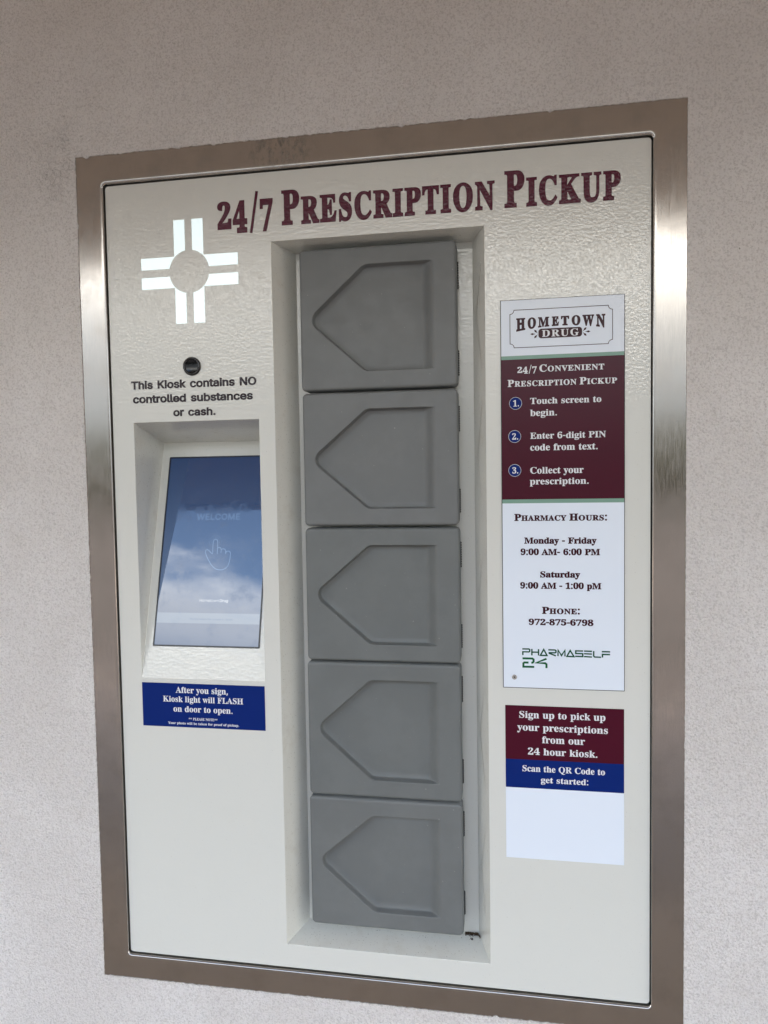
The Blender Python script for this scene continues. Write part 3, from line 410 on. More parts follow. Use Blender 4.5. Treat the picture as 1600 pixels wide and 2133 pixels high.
class NG:
    def __init__(self, m):
        self.t = m.node_tree
        self.b = self.t.nodes['Principled BSDF']
    def n(self, kind, **kw):
        nd = self.t.nodes.new(kind)
        for k, v in kw.items():
            if hasattr(nd, k) and k not in nd.inputs: setattr(nd, k, v)
            else: nd.inputs[k.replace('_', ' ')].default_value = v
        return nd
    def l(self, a, b): self.t.links.new(a, b)
    def pos(self):                                   # the point itself, in metres
        return self.n('ShaderNodeNewGeometry').outputs['Position']
    def noise(self, scale, detail=2, rough=0.5, vec=None):
        nd = self.n('ShaderNodeTexNoise', Scale=scale, Detail=detail, Roughness=rough)
        self.l(vec if vec is not None else self.pos(), nd.inputs['Vector'])
        return nd.outputs['Fac']
    def stretch(self, sx, sy, sz):
        mp = self.n('ShaderNodeMapping')
        mp.inputs['Scale'].default_value = (sx, sy, sz)
        self.l(self.pos(), mp.inputs['Vector'])
        return mp.outputs['Vector']
    def rng(self, val, a, b, c, d, smooth=True):
        nd = self.n('ShaderNodeMapRange')
        if smooth: nd.interpolation_type = 'SMOOTHSTEP'
        for k, v in zip(('From Min', 'From Max', 'To Min', 'To Max'), (a, b, c, d)): nd.inputs[k].default_value = v
        self.l(val, nd.inputs['Value'])
        return nd.outputs['Result']
    def math(self, op, a, b):
        nd = self.n('ShaderNodeMath'); nd.operation = op
        for i, v in enumerate((a, b)):
            if isinstance(v, (int, float)): nd.inputs[i].default_value = v
            else: self.l(v, nd.inputs[i])
        return nd.outputs['Value']
    def mix(self, fac, ca, cb):
        nd = self.n('ShaderNodeMix'); nd.data_type = 'RGBA'
        if isinstance(fac, (int, float)): nd.inputs['Factor'].default_value = fac
        else: self.l(fac, nd.inputs['Factor'])
        for k, v in (('A', ca), ('B', cb)):
            if isinstance(v, tuple): nd.inputs[k].default_value = (*v, 1)
            else: self.l(v, nd.inputs[k])
        return nd.outputs['Result']
    def bump(self, height, strength, dist):
        nd = self.n('ShaderNodeBump')
        nd.inputs['Strength'].default_value = strength
        nd.inputs['Distance'].default_value = dist
        self.l(height, nd.inputs['Height'])
        self.l(nd.outputs['Normal'], self.b.inputs['Normal'])
    def base(self, s): self.l(s, self.b.inputs['Base Color'])
    def roughness(self, s): self.l(s, self.b.inputs['Roughness'])
    def near(self, x, z, rx, rz):                    # 1 inside an ellipse on the wall, fading to 0
        mp = self.n('ShaderNodeMapping')
        mp.inputs['Scale'].default_value = (1 / rx, 0.0, 1 / rz)
        mp.inputs['Location'].default_value = (-x / rx, 0, -z / rz)
        self.l(self.pos(), mp.inputs['Vector'])
        ln = self.n('ShaderNodeVectorMath'); ln.operation = 'LENGTH'
        self.l(mp.outputs['Vector'], ln.inputs[0])
        return self.rng(ln.outputs['Value'], 1.0, 0.25, 0.0, 1.0)

def orange_peel(g, weight=1.0, ior=1.6, rough=0.035, dist=0.00058):
    """Gloss film whose surface is dimpled; the paint below it stays even."""
    h = g.math('ADD', g.noise(225, 1.2, 0.45), g.math('MULTIPLY', g.noise(110, 1.0, 0.4), 0.12))
    nd = g.n('ShaderNodeBump')
    nd.inputs['Strength'].default_value = 1.0
    nd.inputs['Distance'].default_value = dist
    g.l(h, nd.inputs['Height'])
    g.l(nd.outputs['Normal'], g.b.inputs['Coat Normal'])
    g.b.inputs['Coat Weight'].default_value = weight
    g.b.inputs['Coat IOR'].default_value = ior
    g.b.inputs['Coat Roughness'].default_value = rough

M_PANEL = mat('cream_powder_coat', (0.60, 0.625, 0.59), 0.5, spec=0.1)
g = NG(M_PANEL)
dirt = g.rng(g.noise(9, 6, 0.65), 0.50, 0.78, 0.0, 0.22)
specks = g.rng(g.noise(520, 1, 0.5), 0.735, 0.775, 0.0, 0.55)
g.base(g.mix(specks, g.mix(dirt, (0.665, 0.675, 0.63), (0.615, 0.61, 0.56)), (0.20, 0.18, 0.15)))
orange_peel(g, ior=1.72)

M_PANEL_FOLD = mat('cream_paint_in_recess', (0.65, 0.675, 0.64), 0.5, spec=0.1)
g = NG(M_PANEL_FOLD)
specks = g.rng(g.noise(420, 1, 0.5), 0.70, 0.75, 0.0, 0.6)
grime = g.rng(g.noise(24, 6, 0.7), 0.50, 0.80, 0.0, 0.5)
g.base(g.mix(specks, g.mix(grime, (0.665, 0.67, 0.62), (0.52, 0.49, 0.42)), (0.22, 0.20, 0.16)))
orange_peel(g, ior=1.6, rough=0.12, dist=0.0003)

def vinyl(name, c):
    m = mat(name, c, 0.5, spec=0.1)
    orange_peel(NG(m), ior=1.36, rough=0.06, dist=0.0008)
    return m
M_MAROON_VINYL = vinyl('maroon_vinyl', (0.085, 0.010, 0.028))
M_BLACK_VINYL = vinyl('dark_vinyl', (0.022, 0.012, 0.018))

M_STEEL = mat('brushed_steel', (0.58, 0.555, 0.53), 0.22, 1.0)
g = NG(M_STEEL)
brush = g.noise(1, 3, 0.6, g.stretch(1500, 1500, 40))
smudge = g.math('MULTIPLY', g.near(0.335, 0.030, 0.085, 0.040), g.rng(g.noise(70, 5, 0.75, g.stretch(1, 1, 0.6)), 0.44, 0.60, 0.0, 1.0))
wear = g.rng(g.noise(16, 5, 0.6), 0.42, 0.72, 0.0, 1.0)
g.base(g.mix(smudge, g.mix(wear, (0.44, 0.415, 0.39), (0.39, 0.365, 0.34)), (0.25, 0.225, 0.20)))
g.roughness(g.math('ADD', g.math('ADD', g.rng(brush, 0.3, 0.7, 0.11, 0.19), g.math('MULTIPLY', smudge, 0.16)), g.math('MULTIPLY', wear, 0.05)))
g.bump(brush, 0.06, 0.0004)

M_DOOR = mat('grey_plastic', (0.14, 0.152, 0.157), 0.45, spec=0.45)
g = NG(M_DOOR)
mott = g.rng(g.noise(14, 4, 0.6), 0.35, 0.7, 0.0, 1.0)
fleck = g.rng(g.noise(230, 1, 0.5), 0.80, 0.815, 0.0, 0.6)
rnd = g.n('ShaderNodeObjectInfo').outputs['Random']
tone = g.mix(rnd, (0.146, 0.158, 0.156), (0.161, 0.170, 0.169))
hsv = g.n('ShaderNodeHueSaturation')
g.l(g.rng(mott, 0.0, 1.0, 0.96, 1.04), hsv.inputs['Value'])
g.l(tone, hsv.inputs['Color'])
g.base(g.mix(fleck, hsv.outputs['Color'], (0.40, 0.39, 0.36)))
g.roughness(g.rng(g.noise(40, 3, 0.6), 0.3, 0.7, 0.36, 0.52))
g.bump(g.noise(900, 2, 0.6), 0.30, 0.0005)

M_STUCCO = mat('stucco', (0.6, 0.57, 0.55), 0.9, spec=0.25)
g = NG(M_STUCCO)
grain = g.math('ADD', g.noise(310, 3, 0.62), g.math('MULTIPLY', g.noise(140, 2, 0.5), 0.35))
patch = g.rng(g.noise(4.5, 5, 0.6), 0.35, 0.68, 0.0, 1.0)
pit_shade = g.rng(g.noise(330, 4, 0.7), 0.46, 0.66, 0.0, 0.6)  # shade inside the stucco's hollows, put into the base colour
basec = g.mix(patch, (0.80, 0.765, 0.735), (0.86, 0.83, 0.805))
basec = g.mix(pit_shade, basec, (0.52, 0.485, 0.455))
spot = g.rng(g.noise(120, 1, 0.5), 0.80, 0.825, 0.0, 0.7)
basec = g.mix(spot, basec, (0.17, 0.15, 0.13))
vor = g.n('ShaderNodeTexVoronoi', feature='DISTANCE_TO_EDGE', Scale=70.0)
wob = g.n('ShaderNodeVectorMath'); wob.operation = 'ADD'
wn = g.n('ShaderNodeTexNoise', Scale=60.0, Detail=3.0)
g.l(g.pos(), wn.inputs['Vector'])
wsc = g.n('ShaderNodeVectorMath'); wsc.operation = 'SCALE'; wsc.inputs['Scale'].default_value = 0.016
g.l(wn.outputs['Color'], wsc.inputs[0]); g.l(g.pos(), wob.inputs[0]); g.l(wsc.outputs['Vector'], wob.inputs[1])
g.l(wob.outputs['Vector'], vor.inputs['Vector'])
crack_line = g.rng(vor.outputs['Distance'], 0.004, 0.026, 1.0, 0.0)
crack_zone = g.math('MULTIPLY', g.near(-0.085, 0.03, 0.065, 0.11),
                    g.rng(g.noise(26, 2, 0.5), 0.44, 0.58, 0.0, 1.0))
crack = g.math('MULTIPLY', crack_line, crack_zone)
basec = g.mix(g.math('MULTIPLY', crack, 0.22), basec, (0.20, 0.175, 0.15))
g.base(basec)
g.bump(g.math('SUBTRACT', grain, g.math('MULTIPLY', crack, 0.7)), 0.9, 0.007)

M_WHITE = mat('white_print', (0.75, 0.82, 0.91), 0.28, spec=0.5)
M_MAROON = mat('maroon_print', (0.062, 0.006, 0.018), 0.22, spec=0.27)
M_MAROON_FILM = mat('maroon_film', (0.066, 0.005, 0.017), 0.4, spec=0.12)
M_MAROON_TEXT = mat('maroon_text', (0.040, 0.003, 0.010), 0.35, spec=0.2)
M_BROWN_TEXT = mat('brown_text', (0.055, 0.022, 0.028), 0.35, spec=0.2)
M_NAVY = mat('blue_print', (0.002, 0.018, 0.150), 0.4, spec=0.12)
M_SAGE = mat('sage_print', (0.19, 0.34, 0.27), 0.28)
M_LETTER = mat('white_lettering', (0.74, 0.75, 0.78), 0.3)
M_GREEN = mat('green_print', (0.004, 0.105, 0.034), 0.35, spec=0.2)
M_GREEN_DARK = mat('dark_green_print', (0.004, 0.075, 0.038), 0.35, spec=0.2)
M_BLACK = mat('flat_black', (0.012, 0.012, 0.013), 0.6)
M_DARK = mat('dark_cabinet', (0.03, 0.03, 0.03), 0.7)
M_HINGE = mat('dark_hinge', (0.035, 0.034, 0.032), 0.45, 0.6)
M_SCRATCH_D = mat('dark_scratch', (0.22, 0.22, 0.20), 0.6)
M_SCRATCH_L = mat('pale_scratch', (0.80, 0.80, 0.76), 0.5)
M_LENS = mat('lens_black', (0.004, 0.005, 0.007), 0.12, spec=0.35)
M_RING = mat('lens_ring', (0.008, 0.008, 0.010), 0.22)
M_RIVET = mat('rivet_metal', (0.42, 0.40, 0.37), 0.3, 1.0)
M_CROSS = mat('lit_acrylic', (0.72, 0.80, 0.80), 0.22, emis=(0.80, 0.97, 1.0), estr=0.075)
M_DIRT = mat('dirt', (0.055, 0.034, 0.02), 0.95)
M_BEZEL = mat('bezel_black', (0.010, 0.012, 0.016), 0.25)
M_SOFFIT = mat('soffit_paint', (0.36, 0.30, 0.255), 0.75)
g = NG(M_SOFFIT); g.base(g.mix(g.noise(3, 4, 0.6), (0.66, 0.565, 0.47), (0.60, 0.51, 0.425)))
M_PAVE = mat('concrete', (0.34, 0.30, 0.26), 0.85)
g = NG(M_PAVE)
g.base(g.mix(g.rng(g.noise(1.3, 6, 0.65), 0.35, 0.65, 0, 1), (0.27, 0.215, 0.165), (0.22, 0.175, 0.135)))
g.bump(g.noise(60, 4, 0.6), 0.4, 0.01)
M_BOUNCE = mat('bounce_concrete', (0.35, 0.27, 0.20), 0.85)
g = NG(M_BOUNCE)
g.base(g.mix(g.rng(g.noise(2.3, 6, 0.65), 0.35, 0.65, 0, 1), (0.37, 0.285, 0.205), (0.31, 0.24, 0.175)))
M_ASPHALT = mat('asphalt', (0.055, 0.053, 0.052), 0.95, spec=0.1)
g = NG(M_ASPHALT)
g.base(g.mix(g.noise(0.6, 6, 0.65), (0.036, 0.033, 0.031), (0.052, 0.047, 0.044)))
M_LEAF = mat('far_foliage', (0.024, 0.024, 0.016), 0.95, spec=0.1)

def screen_mat(name, add=(0, 0, 0)):
    """Glass over a lit display: dark blue picture, a little lighter towards its foot."""
    m = mat(name, (0.006, 0.012, 0.03), 0.03, spec=0.5, ior=SCREEN_IOR)
    g = NG(m)
    sep = g.n('ShaderNodeSeparateXYZ'); g.l(g.pos(), sep.inputs[0])
    t = g.rng(sep.outputs['Z'], -0.84, -0.50, 0.0, 1.0, smooth=False)
    lo = tuple(a + b for a, b in zip((0.008, 0.014, 0.026), add))
    hi = tuple(a + b for a, b in zip((0.0012, 0.0035, 0.010), add))
    g.l(g.mix(t, lo, hi), g.b.inputs['Emission Color'])
    g.b.inputs['Emission Strength'].default_value = 1.0
    smear = g.noise(22, 5, 0.7)
    g.roughness(g.rng(smear, 0.42, 0.72, 0.02, 0.16))
    return m
SCREEN_IOR = 1.72
M_SCREEN = screen_mat('display')
M_SCREEN_BAND = screen_mat('display_band', (0.012, 0.014, 0.014))
M_SCREEN_ICON = screen_mat('display_icon', (0.014, 0.020, 0.027))
M_SCREEN_WORD = screen_mat('display_word', (0.006, 0.009, 0.013))
M_SCREEN_TEXT = screen_mat('display_text', (0.045, 0.045, 0.042))

# ------------------------------------------------------------------ setting
GZ = -2.10
bm = bmesh.new()
rect(bm, -4.5, 5.5, 0, 0, 0)
bm.free()
bm = bmesh.new()
quad(bm, [(-90, -120, GZ - 0.13), (90, -120, GZ - 0.13), (90, 30, GZ - 0.13), (-90, 30, GZ - 0.13)])
tag(link('ground', bm, M_ASPHALT), kind='structure')
bm = bmesh.new()
box(bm, -12, 13, -1.45, 0.05, GZ - 0.14, GZ)
tag(link('bounce_strip', bm, M_BOUNCE), kind='structure')  # paler strip along the wall foot, added to bounce light upwards
bm = bmesh.new()
box(bm, -12, 13, -4.2, -1.452, GZ - 0.14, GZ - 0.012)
tag(link('pavement', bm, M_PAVE), kind='structure')

# wall with a rough-edged opening for the kiosk
WY = -0.0078
FX0, FX1, FZ0, FZ1 = -0.0525, 1.0030, -1.4850, 0.0530          # outer edge of the steel frame
def hole_loop():
    pts = []
    step = 0.0028
    def edge(ax, az, bx, bz, amp, seed):
        n = int(math.hypot(bx - ax, bz - az) / step)
        nx, nz = (bz - az), -(bx - ax)
        l = math.hypot(nx, nz); nx /= l; nz /= l               # outward normal of a clockwise walk
        for k in range(n):
            t = k / n
            s = t * math.hypot(bx - ax, bz - az)
            a = amp(t)
            j = mnoise.fractal(Vector((s * 110, seed, 0)), 0.8, 2.1, 4) * 0.0011 * a
            c = mnoise.noise(Vector((s * 45, seed + 9, 3)))
            if c > 0.38: j -= (c - 0.38) * 0.010 * a            # lumps that lap over the steel
            j = max(-0.006, min(0.0016, j))
            pts.append((ax + (bx - ax) * t - nx * j * -1, az + (bz - az) * t - nz * j * -1))
    # walked counter-clockwise: bottom, right, top, left; the sign below makes j > 0 point away from the frame
    edge(FX0, FZ0, FX1, FZ0, lambda t: 1.1, 1.0)
    edge(FX1, FZ0, FX1, FZ1, lambda t: 0.35, 2.0)
    edge(FX1, FZ1, FX0, FZ1, lambda t: 1.25, 3.0)
    edge(FX0, FZ1, FX0, FZ0, lambda t: 0.6, 4.0)
    return pts
H = hole_loop()
cx, cz = 0.475, -0.716
OX0, OX1, OZ0, OZ1 = -7.0, 8.0, GZ, 3.4
def ray_out(x, z):
    dx, dz = x - cx, z - cz
    tx = ((OX1 if dx > 0 else OX0) - cx) / dx if abs(dx) > 1e-9 else 1e9
    tz = ((OZ1 if dz > 0 else OZ0) - cz) / dz if abs(dz) > 1e-9 else 1e9
    t = min(tx, tz)
    return cx + dx * t, cz + dz * t
bm = bmesh.new()
outer = [ray_out(*p) for p in H]
# the loop corners of the outer rectangle are snapped so that the wall ends square
for cxr, czr in ((OX0, OZ0), (OX1, OZ0), (OX1, OZ1), (OX0, OZ1)):
    i = min(range(len(outer)), key=lambda k: math.hypot(outer[k][0] - cxr, outer[k][1] - czr))
    outer[i] = (cxr, czr)
mid = [(a[0] + (b[0] - a[0]) * 0.02, a[1] + (b[1] - a[1]) * 0.02) for a, b in zip(H, outer)]
loops(bm, [[(x, 0.24, z) for x, z in outer], [(x, WY, z) for x, z in outer], [(x, WY, z) for x, z in mid],
           [(x, WY, z) for x, z in H], [(x, 0.24, z) for x, z in H], [(x, 0.24, z) for x, z in outer]], mi=0)
bmesh.ops.remove_doubles(bm, verts=bm.verts[:], dist=1e-5)
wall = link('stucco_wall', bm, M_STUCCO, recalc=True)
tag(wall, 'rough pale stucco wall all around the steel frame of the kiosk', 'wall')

bm = bmesh.new()
box(bm, -5.0, 6.0, -2.12, WY - 0.002, 0.56, 0.70)
box(bm, -5.0, 6.0, -2.18, -2.122, 0.55, 0.78)
tag(link('canopy', bm, M_SOFFIT), 'brown painted canopy over the pavement in front of the kiosk wall', 'canopy')

bm = bmesh.new()
for k in range(90):
    x = -75 + k * 1.7 + random.uniform(-0.6, 0.6)
    r = random.uniform(1.7, 2.8)
    mtx = Matrix.Translation((x, -46 + random.uniform(-2, 2), GZ + r * 0.9)) @ Matrix.Diagonal((r * 1.1, r, r * random.uniform(0.9, 1.3), 1))
    res = bmesh.ops.create_icosphere(bm, subdivisions=3, radius=1.0, matrix=mtx)
    for v in res['verts']:
        v.co += Vector((mnoise.noise(v.co * 1.1), mnoise.noise(v.co * 1.1 + Vector((9, 0, 0))), mnoise.noise(v.co * 1.1 + Vector((0, 9, 0))))) * 0.8
tag(link('tree_line', bm, M_LEAF), kind='stuff')

# ------------------------------------------------------------------ kiosk
kiosk = bpy.data.objects.new('pickup_kiosk', None)
kiosk.location = (0.475, 0.0, FZ0)
COL.objects.link(kiosk)
tag(kiosk, 'cream prescription pickup kiosk with grey locker doors set into the stucco wall', 'kiosk')

# front panel with its two recesses
PX0, PX1, PZ0, PZ1 = 0.0, 0.950, -1.4377, 0.0
SX0, SX1, SZ0, SZ1 = 0.0418, 0.2826, -0.9044, -0.4295           # screen recess
SK = 0.2624                                                     # slope of the screen face
SYT, SZT = (0.9044 - 0.4613) * SK, -0.4613
NX0, NX1, NZ0, NZ1 = 0.3122, 0.6836, -1.3939, -0.1200           # locker recess
ND, NI = 0.062, 0.0218
NL, NB, NT = 0.0270, 0.0125, 0.0045                             # draft of the left wall, sill and head
bm = bmesh.new()
xs = [PX0, SX0, SX1, NX0, NX1, PX1]
zs = [PZ1, NZ1, SZ1, SZ0, NZ0, PZ0]
grid = {}
V = lambda x, y, z: grid.setdefault((round(x, 5), round(y, 5), round(z, 5)), None) or grid.__setitem__((round(x, 5), round(y, 5), round(z, 5)), bm.verts.new((x, y, z))) or grid[(round(x, 5), round(y, 5), round(z, 5))]
def pf(*pts): return bm.faces.new([V(*p) for p in pts])
for i in range(5):
    for j in range(5):
        if i == 1 and j == 2: continue
        if i == 3 and j in (1, 2, 3): continue
        x0, x1, z1, z0 = xs[i], xs[i + 1], zs[j], zs[j + 1]
        pf((x0, 0, z0), (x1, 0, z0), (x1, 0, z1), (x0, 0, z1))
# locker recess: side walls splayed, top and bottom square
bx0, bx1 = NX0 + NL, NX1 - NI
zl = [NZ1, SZ1, SZ0, NZ0]
bk = {NZ1: NZ1 - NT, NZ0: NZ0 + NB}
bz = lambda z: bk.get(z, z)
for a, b in zip(zl, zl[1:]):
    pf((NX0, 0, b), (NX0, 0, a), (bx0, ND, bz(a)), (bx0, ND, bz(b)))
    pf((NX1, 0, a), (NX1, 0, b), (bx1, ND, bz(b)), (bx1, ND, bz(a)))
    pf((bx0, ND, bz(b)), (bx0, ND, bz(a)), (bx1, ND, bz(a)), (bx1, ND, bz(b)))
pf((NX0, 0, NZ1), (NX1, 0, NZ1), (bx1, ND, bz(NZ1)), (bx0, ND, bz(NZ1)))
pf((NX1, 0, NZ0), (NX0, 0, NZ0), (bx0, ND, bz(NZ0)), (bx1, ND, bz(NZ0)))
# screen recess: a wedge, its face sloping back from the sill
pf((SX0, 0, SZ0), (SX0, 0, SZ1), (SX0, SYT, SZT))
pf((SX1, 0, SZ1), (SX1, 0, SZ0), (SX1, SYT, SZT))
pf((SX0, 0, SZ1), (SX1, 0, SZ1), (SX1, SYT, SZT), (SX0, SYT, SZT))
pf((SX0, 0, SZ0), (SX0, SYT, SZT), (SX1, SYT, SZT), (SX1, 0, SZ0))
# outer return of the panel
for a, b in zip(xs, xs[1:]):
    pf((a, 0, PZ1), (b, 0, PZ1), (b, 0.02, PZ1), (a, 0.02, PZ1))
    pf((b, 0, PZ0), (a, 0, PZ0), (a, 0.02, PZ0), (b, 0.02, PZ0))
for a, b in zip(zs, zs[1:]):
    pf((PX0, 0, b), (PX0, 0, a), (PX0, 0.02, a), (PX0, 0.02, b))
    pf((PX1, 0, a), (PX1, 0, b), (PX1, 0.02, b), (PX1, 0.02, a))
bmesh.ops.recalc_face_normals(bm, faces=bm.faces[:])
ref = next(f for f in bm.faces if abs(f.normal.y) > 0.99 and abs(f.calc_center_median().y) < 1e-6)
if ref.normal.y > 0: bmesh.ops.reverse_faces(bm, faces=bm.faces[:])
corner = [e for e in bm.edges if abs(e.verts[0].co.y - e.verts[1].co.y) > 0.019 and abs(e.verts[0].co.y - e.verts[1].co.y) < 0.021
          and min(abs(e.verts[0].co.x - PX0), abs(e.verts[0].co.x - PX1)) < 1e-6 and min(abs(e.verts[0].co.z - PZ0), abs(e.verts[0].co.z - PZ1)) < 1e-6]
bmesh.ops.bevel(bm, geom=corner, offset=0.006, segments=6, affect='EDGES', profile=0.5)
for f in bm.faces: f.material_index = 1 if abs(f.normal.y) < 0.9 else 0
panel = link('front_panel', bm, [M_PANEL, M_PANEL_FOLD], kiosk, smooth=True)
bv = panel.modifiers.new('edge', 'BEVEL')
bv.width = 0.0034; bv.segments = 4; bv.limit_method = 'ANGLE'; bv.angle_limit = math.radians(12); bv.harden_normals = True

# steel surround: flat flange whose inner edge is rolled back towards the panel
bm = bmesh.new()
G = 0.0022
IX0, IX1, IZ0, IZ1 = PX0 - G, PX1 + G - 0.0005, PZ0 - G, PZ1 + G
FY = -0.0062
def fr(d, y, r): return [(x, y, z) for x, z in rrect(IX0 - d, IX1 + d, IZ0 - d, IZ1 + d, r)]
def fo(d, y): return [(x, y, z) for x, z in rrect(FX0 - d, FX1 + d, FZ0 - d, FZ1 + d, 0.0008)]
rl = 0.0032
lb, lt = 0.0020, math.radians(7)                     # a gently dished band, then the rolled edge
rings = [fo(0.004, 0.012), fo(0.004, FY), fr(rl + lb + 0.0008, FY, 0.012), fr(rl + lb - 0.0006, FY + 0.00008, 0.0115)]
y0 = FY + lb * math.tan(lt)
for k in range(0, 8):
    a = lt + (math.radians(90) - lt) * k / 7
    rings.append(fr(rl - rl * (math.sin(a) - math.sin(lt)) / (1 - math.sin(lt)), y0 + rl * (math.cos(lt) - math.cos(a)), 0.010 - 0.003 * k / 7))
rings.append(fr(0.0, 0.014, 0.007))
loops(bm, rings)
frame = link('steel_frame', bm, M_STEEL, kiosk, recalc=True)
me = frame.data
if me.polygons[len(me.polygons) // 4].normal.y > 0: me.flip_normals()
for p in me.polygons:
    p.use_smooth = abs(p.normal.y) < 0.9999

# cabinet unseen behind the panel, added to stop sun leaking through the gap
bm = bmesh.new()
box(bm, PX0 - 0.03, PX1 + 0.03, 0.020, 0.236, PZ0 - 0.02, PZ1 + 0.02)
for f in [f for f in bm.faces if f.normal.y < -0.9 or abs(f.calc_center_median().y - 0.020) < 1e-5]: bm.faces.remove(f)
link('light_block_cabinet', bm, M_DARK, kiosk)

# gasket strip, black in place of the shadow in the gap round the panel
bm = bmesh.new()
def ga(d, y): return [(x, y, z) for x, z in rrect(PX0 - d, PX1 + d, PZ0 - d, PZ1 + d, 0.006 + d * 0.3)]
loops(bm, [ga(0.0001, 0.0085), ga(0.006, 0.0085)])
link('gap_shade', bm, M_BLACK, kiosk)

# ------------------------------------------------------------------ locker doors
DW, DH, DY = 0.2795, 0.2420, 0.020
def sdf_rr(X, Z, hx, hz, r):
    qx = np.abs(X) - (hx - r); qz = np.abs(Z) - (hz - r)
    return np.hypot(np.maximum(qx, 0), np.maximum(qz, 0)) + np.minimum(np.maximum(qx, qz), 0) - r
def sdf_poly(X, Z, P):
    d = np.full(X.shape, 1e9); inside = np.zeros(X.shape, bool)
    for (ax, az), (bx_, bz_) in zip(P, P[1:] + P[:1]):
        ex, ez = bx_ - ax, bz_ - az
        t = np.clip(((X - ax) * ex + (Z - az) * ez) / (ex * ex + ez * ez), 0, 1)
        d = np.minimum(d, np.hypot(X - ax - t * ex, Z - az - t * ez))
        c = ((az > Z) != (bz_ > Z)) & (X < (bx_ - ax) * (Z - az) / (bz_ - az if abs(bz_ - az) > 1e-12 else 1e-12) + ax)
        inside ^= c
    return np.where(inside, -d, d)
sstep = lambda a, b, t: (lambda u: u * u * (3 - 2 * u))(np.clip((t - a) / (b - a), 0, 1))
def door_mesh():
    st = 0.0008
    nx, nz = int(DW / st) + 1, int(DH / st) + 1
    gx = np.linspace(-DW / 2, DW / 2, nx); gz = np.linspace(-DH / 2, DH / 2, nz)
    X, Z = np.meshgrid(gx, gz)
    R = 0.0085
    # points beyond the rounded corners slide onto the outline
    ccx = np.sign(X) * (DW / 2 - R); ccz = np.sign(Z) * (DH / 2 - R)
    dx, dz = X - ccx, Z - ccz
    cor = (np.abs(X) > DW / 2 - R) & (np.abs(Z) > DH / 2 - R)
    ln = np.maximum(np.hypot(dx, dz), 1e-9)
    k = np.where(cor & (ln > R), R / ln, 1.0)
    X = np.where(cor, ccx + dx * k, X); Z = np.where(cor, ccz + dz * k, Z)
    s = np.minimum(sdf_rr(X, Z, DW / 2, DH / 2, R), 0)
    rr = 0.0055
    t = np.clip(-s, 0, rr)
    Y = rr - np.sqrt(np.maximum(rr * rr - (rr - t) ** 2, 0))
    # finger recess: an arrow-ended pocket that ramps out on the hinge side
    r = 0.019
    hp = 0.0898
    x_ap, x_sh = -DW / 2 + 0.0130, -DW / 2 + 0.1172
    sl = hp / (x_sh - x_ap)
    ang = math.atan(sl)
    P = [(x_ap + r / math.sin(ang), 0.0)]
    xs_ = x_sh + r * math.tan(ang / 2)
    P += [(xs_, hp - r), (0.30, hp - r), (0.30, -(hp - r)), (xs_, -(hp - r))]
    d = sdf_poly(X, Z, P) - r
    u = np.clip(-d / 0.012, 0, 1)
    wallp = sstep(0.0004, -0.0016, d) * 0.82 + (1 - (1 - u) ** 2) * 0.18
    ramp = 1 - sstep(0.0775, 0.1025, X)
    Y = Y + 0.0165 * wallp * ramp
    verts = np.stack([X.ravel(), Y.ravel(), Z.ravel()], 1)
    idx = np.arange(nx * nz).reshape(nz, nx)
    f = np.stack([idx[:-1, :-1].ravel(), idx[:-1, 1:].ravel(), idx[1:, 1:].ravel(), idx[1:, :-1].ravel()], 1)
    ring = list(idx[0, :]) + list(idx[1:, -1]) + list(idx[-1, -2::-1]) + list(idx[-2:0, 0])
    back = []
    base = len(verts)
    extra = np.array([[verts[i][0], 0.030, verts[i][2]] for i in ring])
    verts = np.vstack([verts, extra])
    n = len(ring)
    sk = [(ring[i], base + i, base + (i + 1) % n, ring[(i + 1) % n]) for i in range(n)]
    me = bpy.data.meshes.new('locker_door')
    me.from_pydata(verts.tolist(), [], f.tolist() + sk + [tuple(range(base, base + n))])
    me.validate()
    me.update()
    for p in me.polygons: p.use_smooth = True
    me.polygons[len(me.polygons) - 1].use_smooth = False
    me.materials.append(M_DOOR)
    return me
DM = door_mesh()

def hinge_bm(z0, z1):
    bm = bmesh.new()
    n = 11
    rings = []
    zstep = (z1 - z0) / n
    for k in range(n):
        for z, r in ((z0 + k * zstep, 0.0019), (z0 + k * zstep + zstep * 0.12, 0.0031), (z0 + k * zstep + zstep * 0.72, 0.0031), (z0 + k * zstep + zstep * 0.86, 0.0019)):
            rings.append([(DW / 2 - 0.0012 + r * math.cos(a * math.pi / 6), 0.034 + r * math.sin(a * math.pi / 6), z) for a in range(12)])
    loops(bm, rings, True, True)
    return bm

def build_door():
    d = bpy.data.objects.new('locker_door', DM)
    COL.objects.link(d)
    for z0, z1 in ((0.047, 0.094), (-0.100, -0.056)):
        link('hinge', hinge_bm(z0, z1), M_HINGE, d, recalc=True)
    return d
DOORS = [(0.3562, 0.6352, -0.1318, -0.3808), (0.3570, 0.6352, -0.3850, -0.6228), (0.3570, 0.6358, -0.6268, -0.8678),
         (0.3557, 0.6354, -0.8703, -1.1178), (0.3547, 0.6358, -1.1210, -1.3632)]
first = build_door()
kids = list(first.children)
doors = []
for i, (x0, x1, z1, z0) in enumerate(DOORS):
    d = first if i == 0 else first.copy()
    if i:
        COL.objects.link(d)
        for h in kids:
            c = h.copy()
            COL.objects.link(c)
            c.parent = d
            c.matrix_parent_inverse = Matrix.Identity(4)
    d.location = ((x0 + x1) / 2, DY, (z0 + z1) / 2)
    d.scale = ((x1 - x0) / DW, 1, (z1 - z0) / DH)
    d.parent = kiosk
    d.matrix_parent_inverse = Matrix.Translation(kiosk.location).inverted()
    d['group'] = 'grey locker doors of the kiosk'
    doors.append(d)

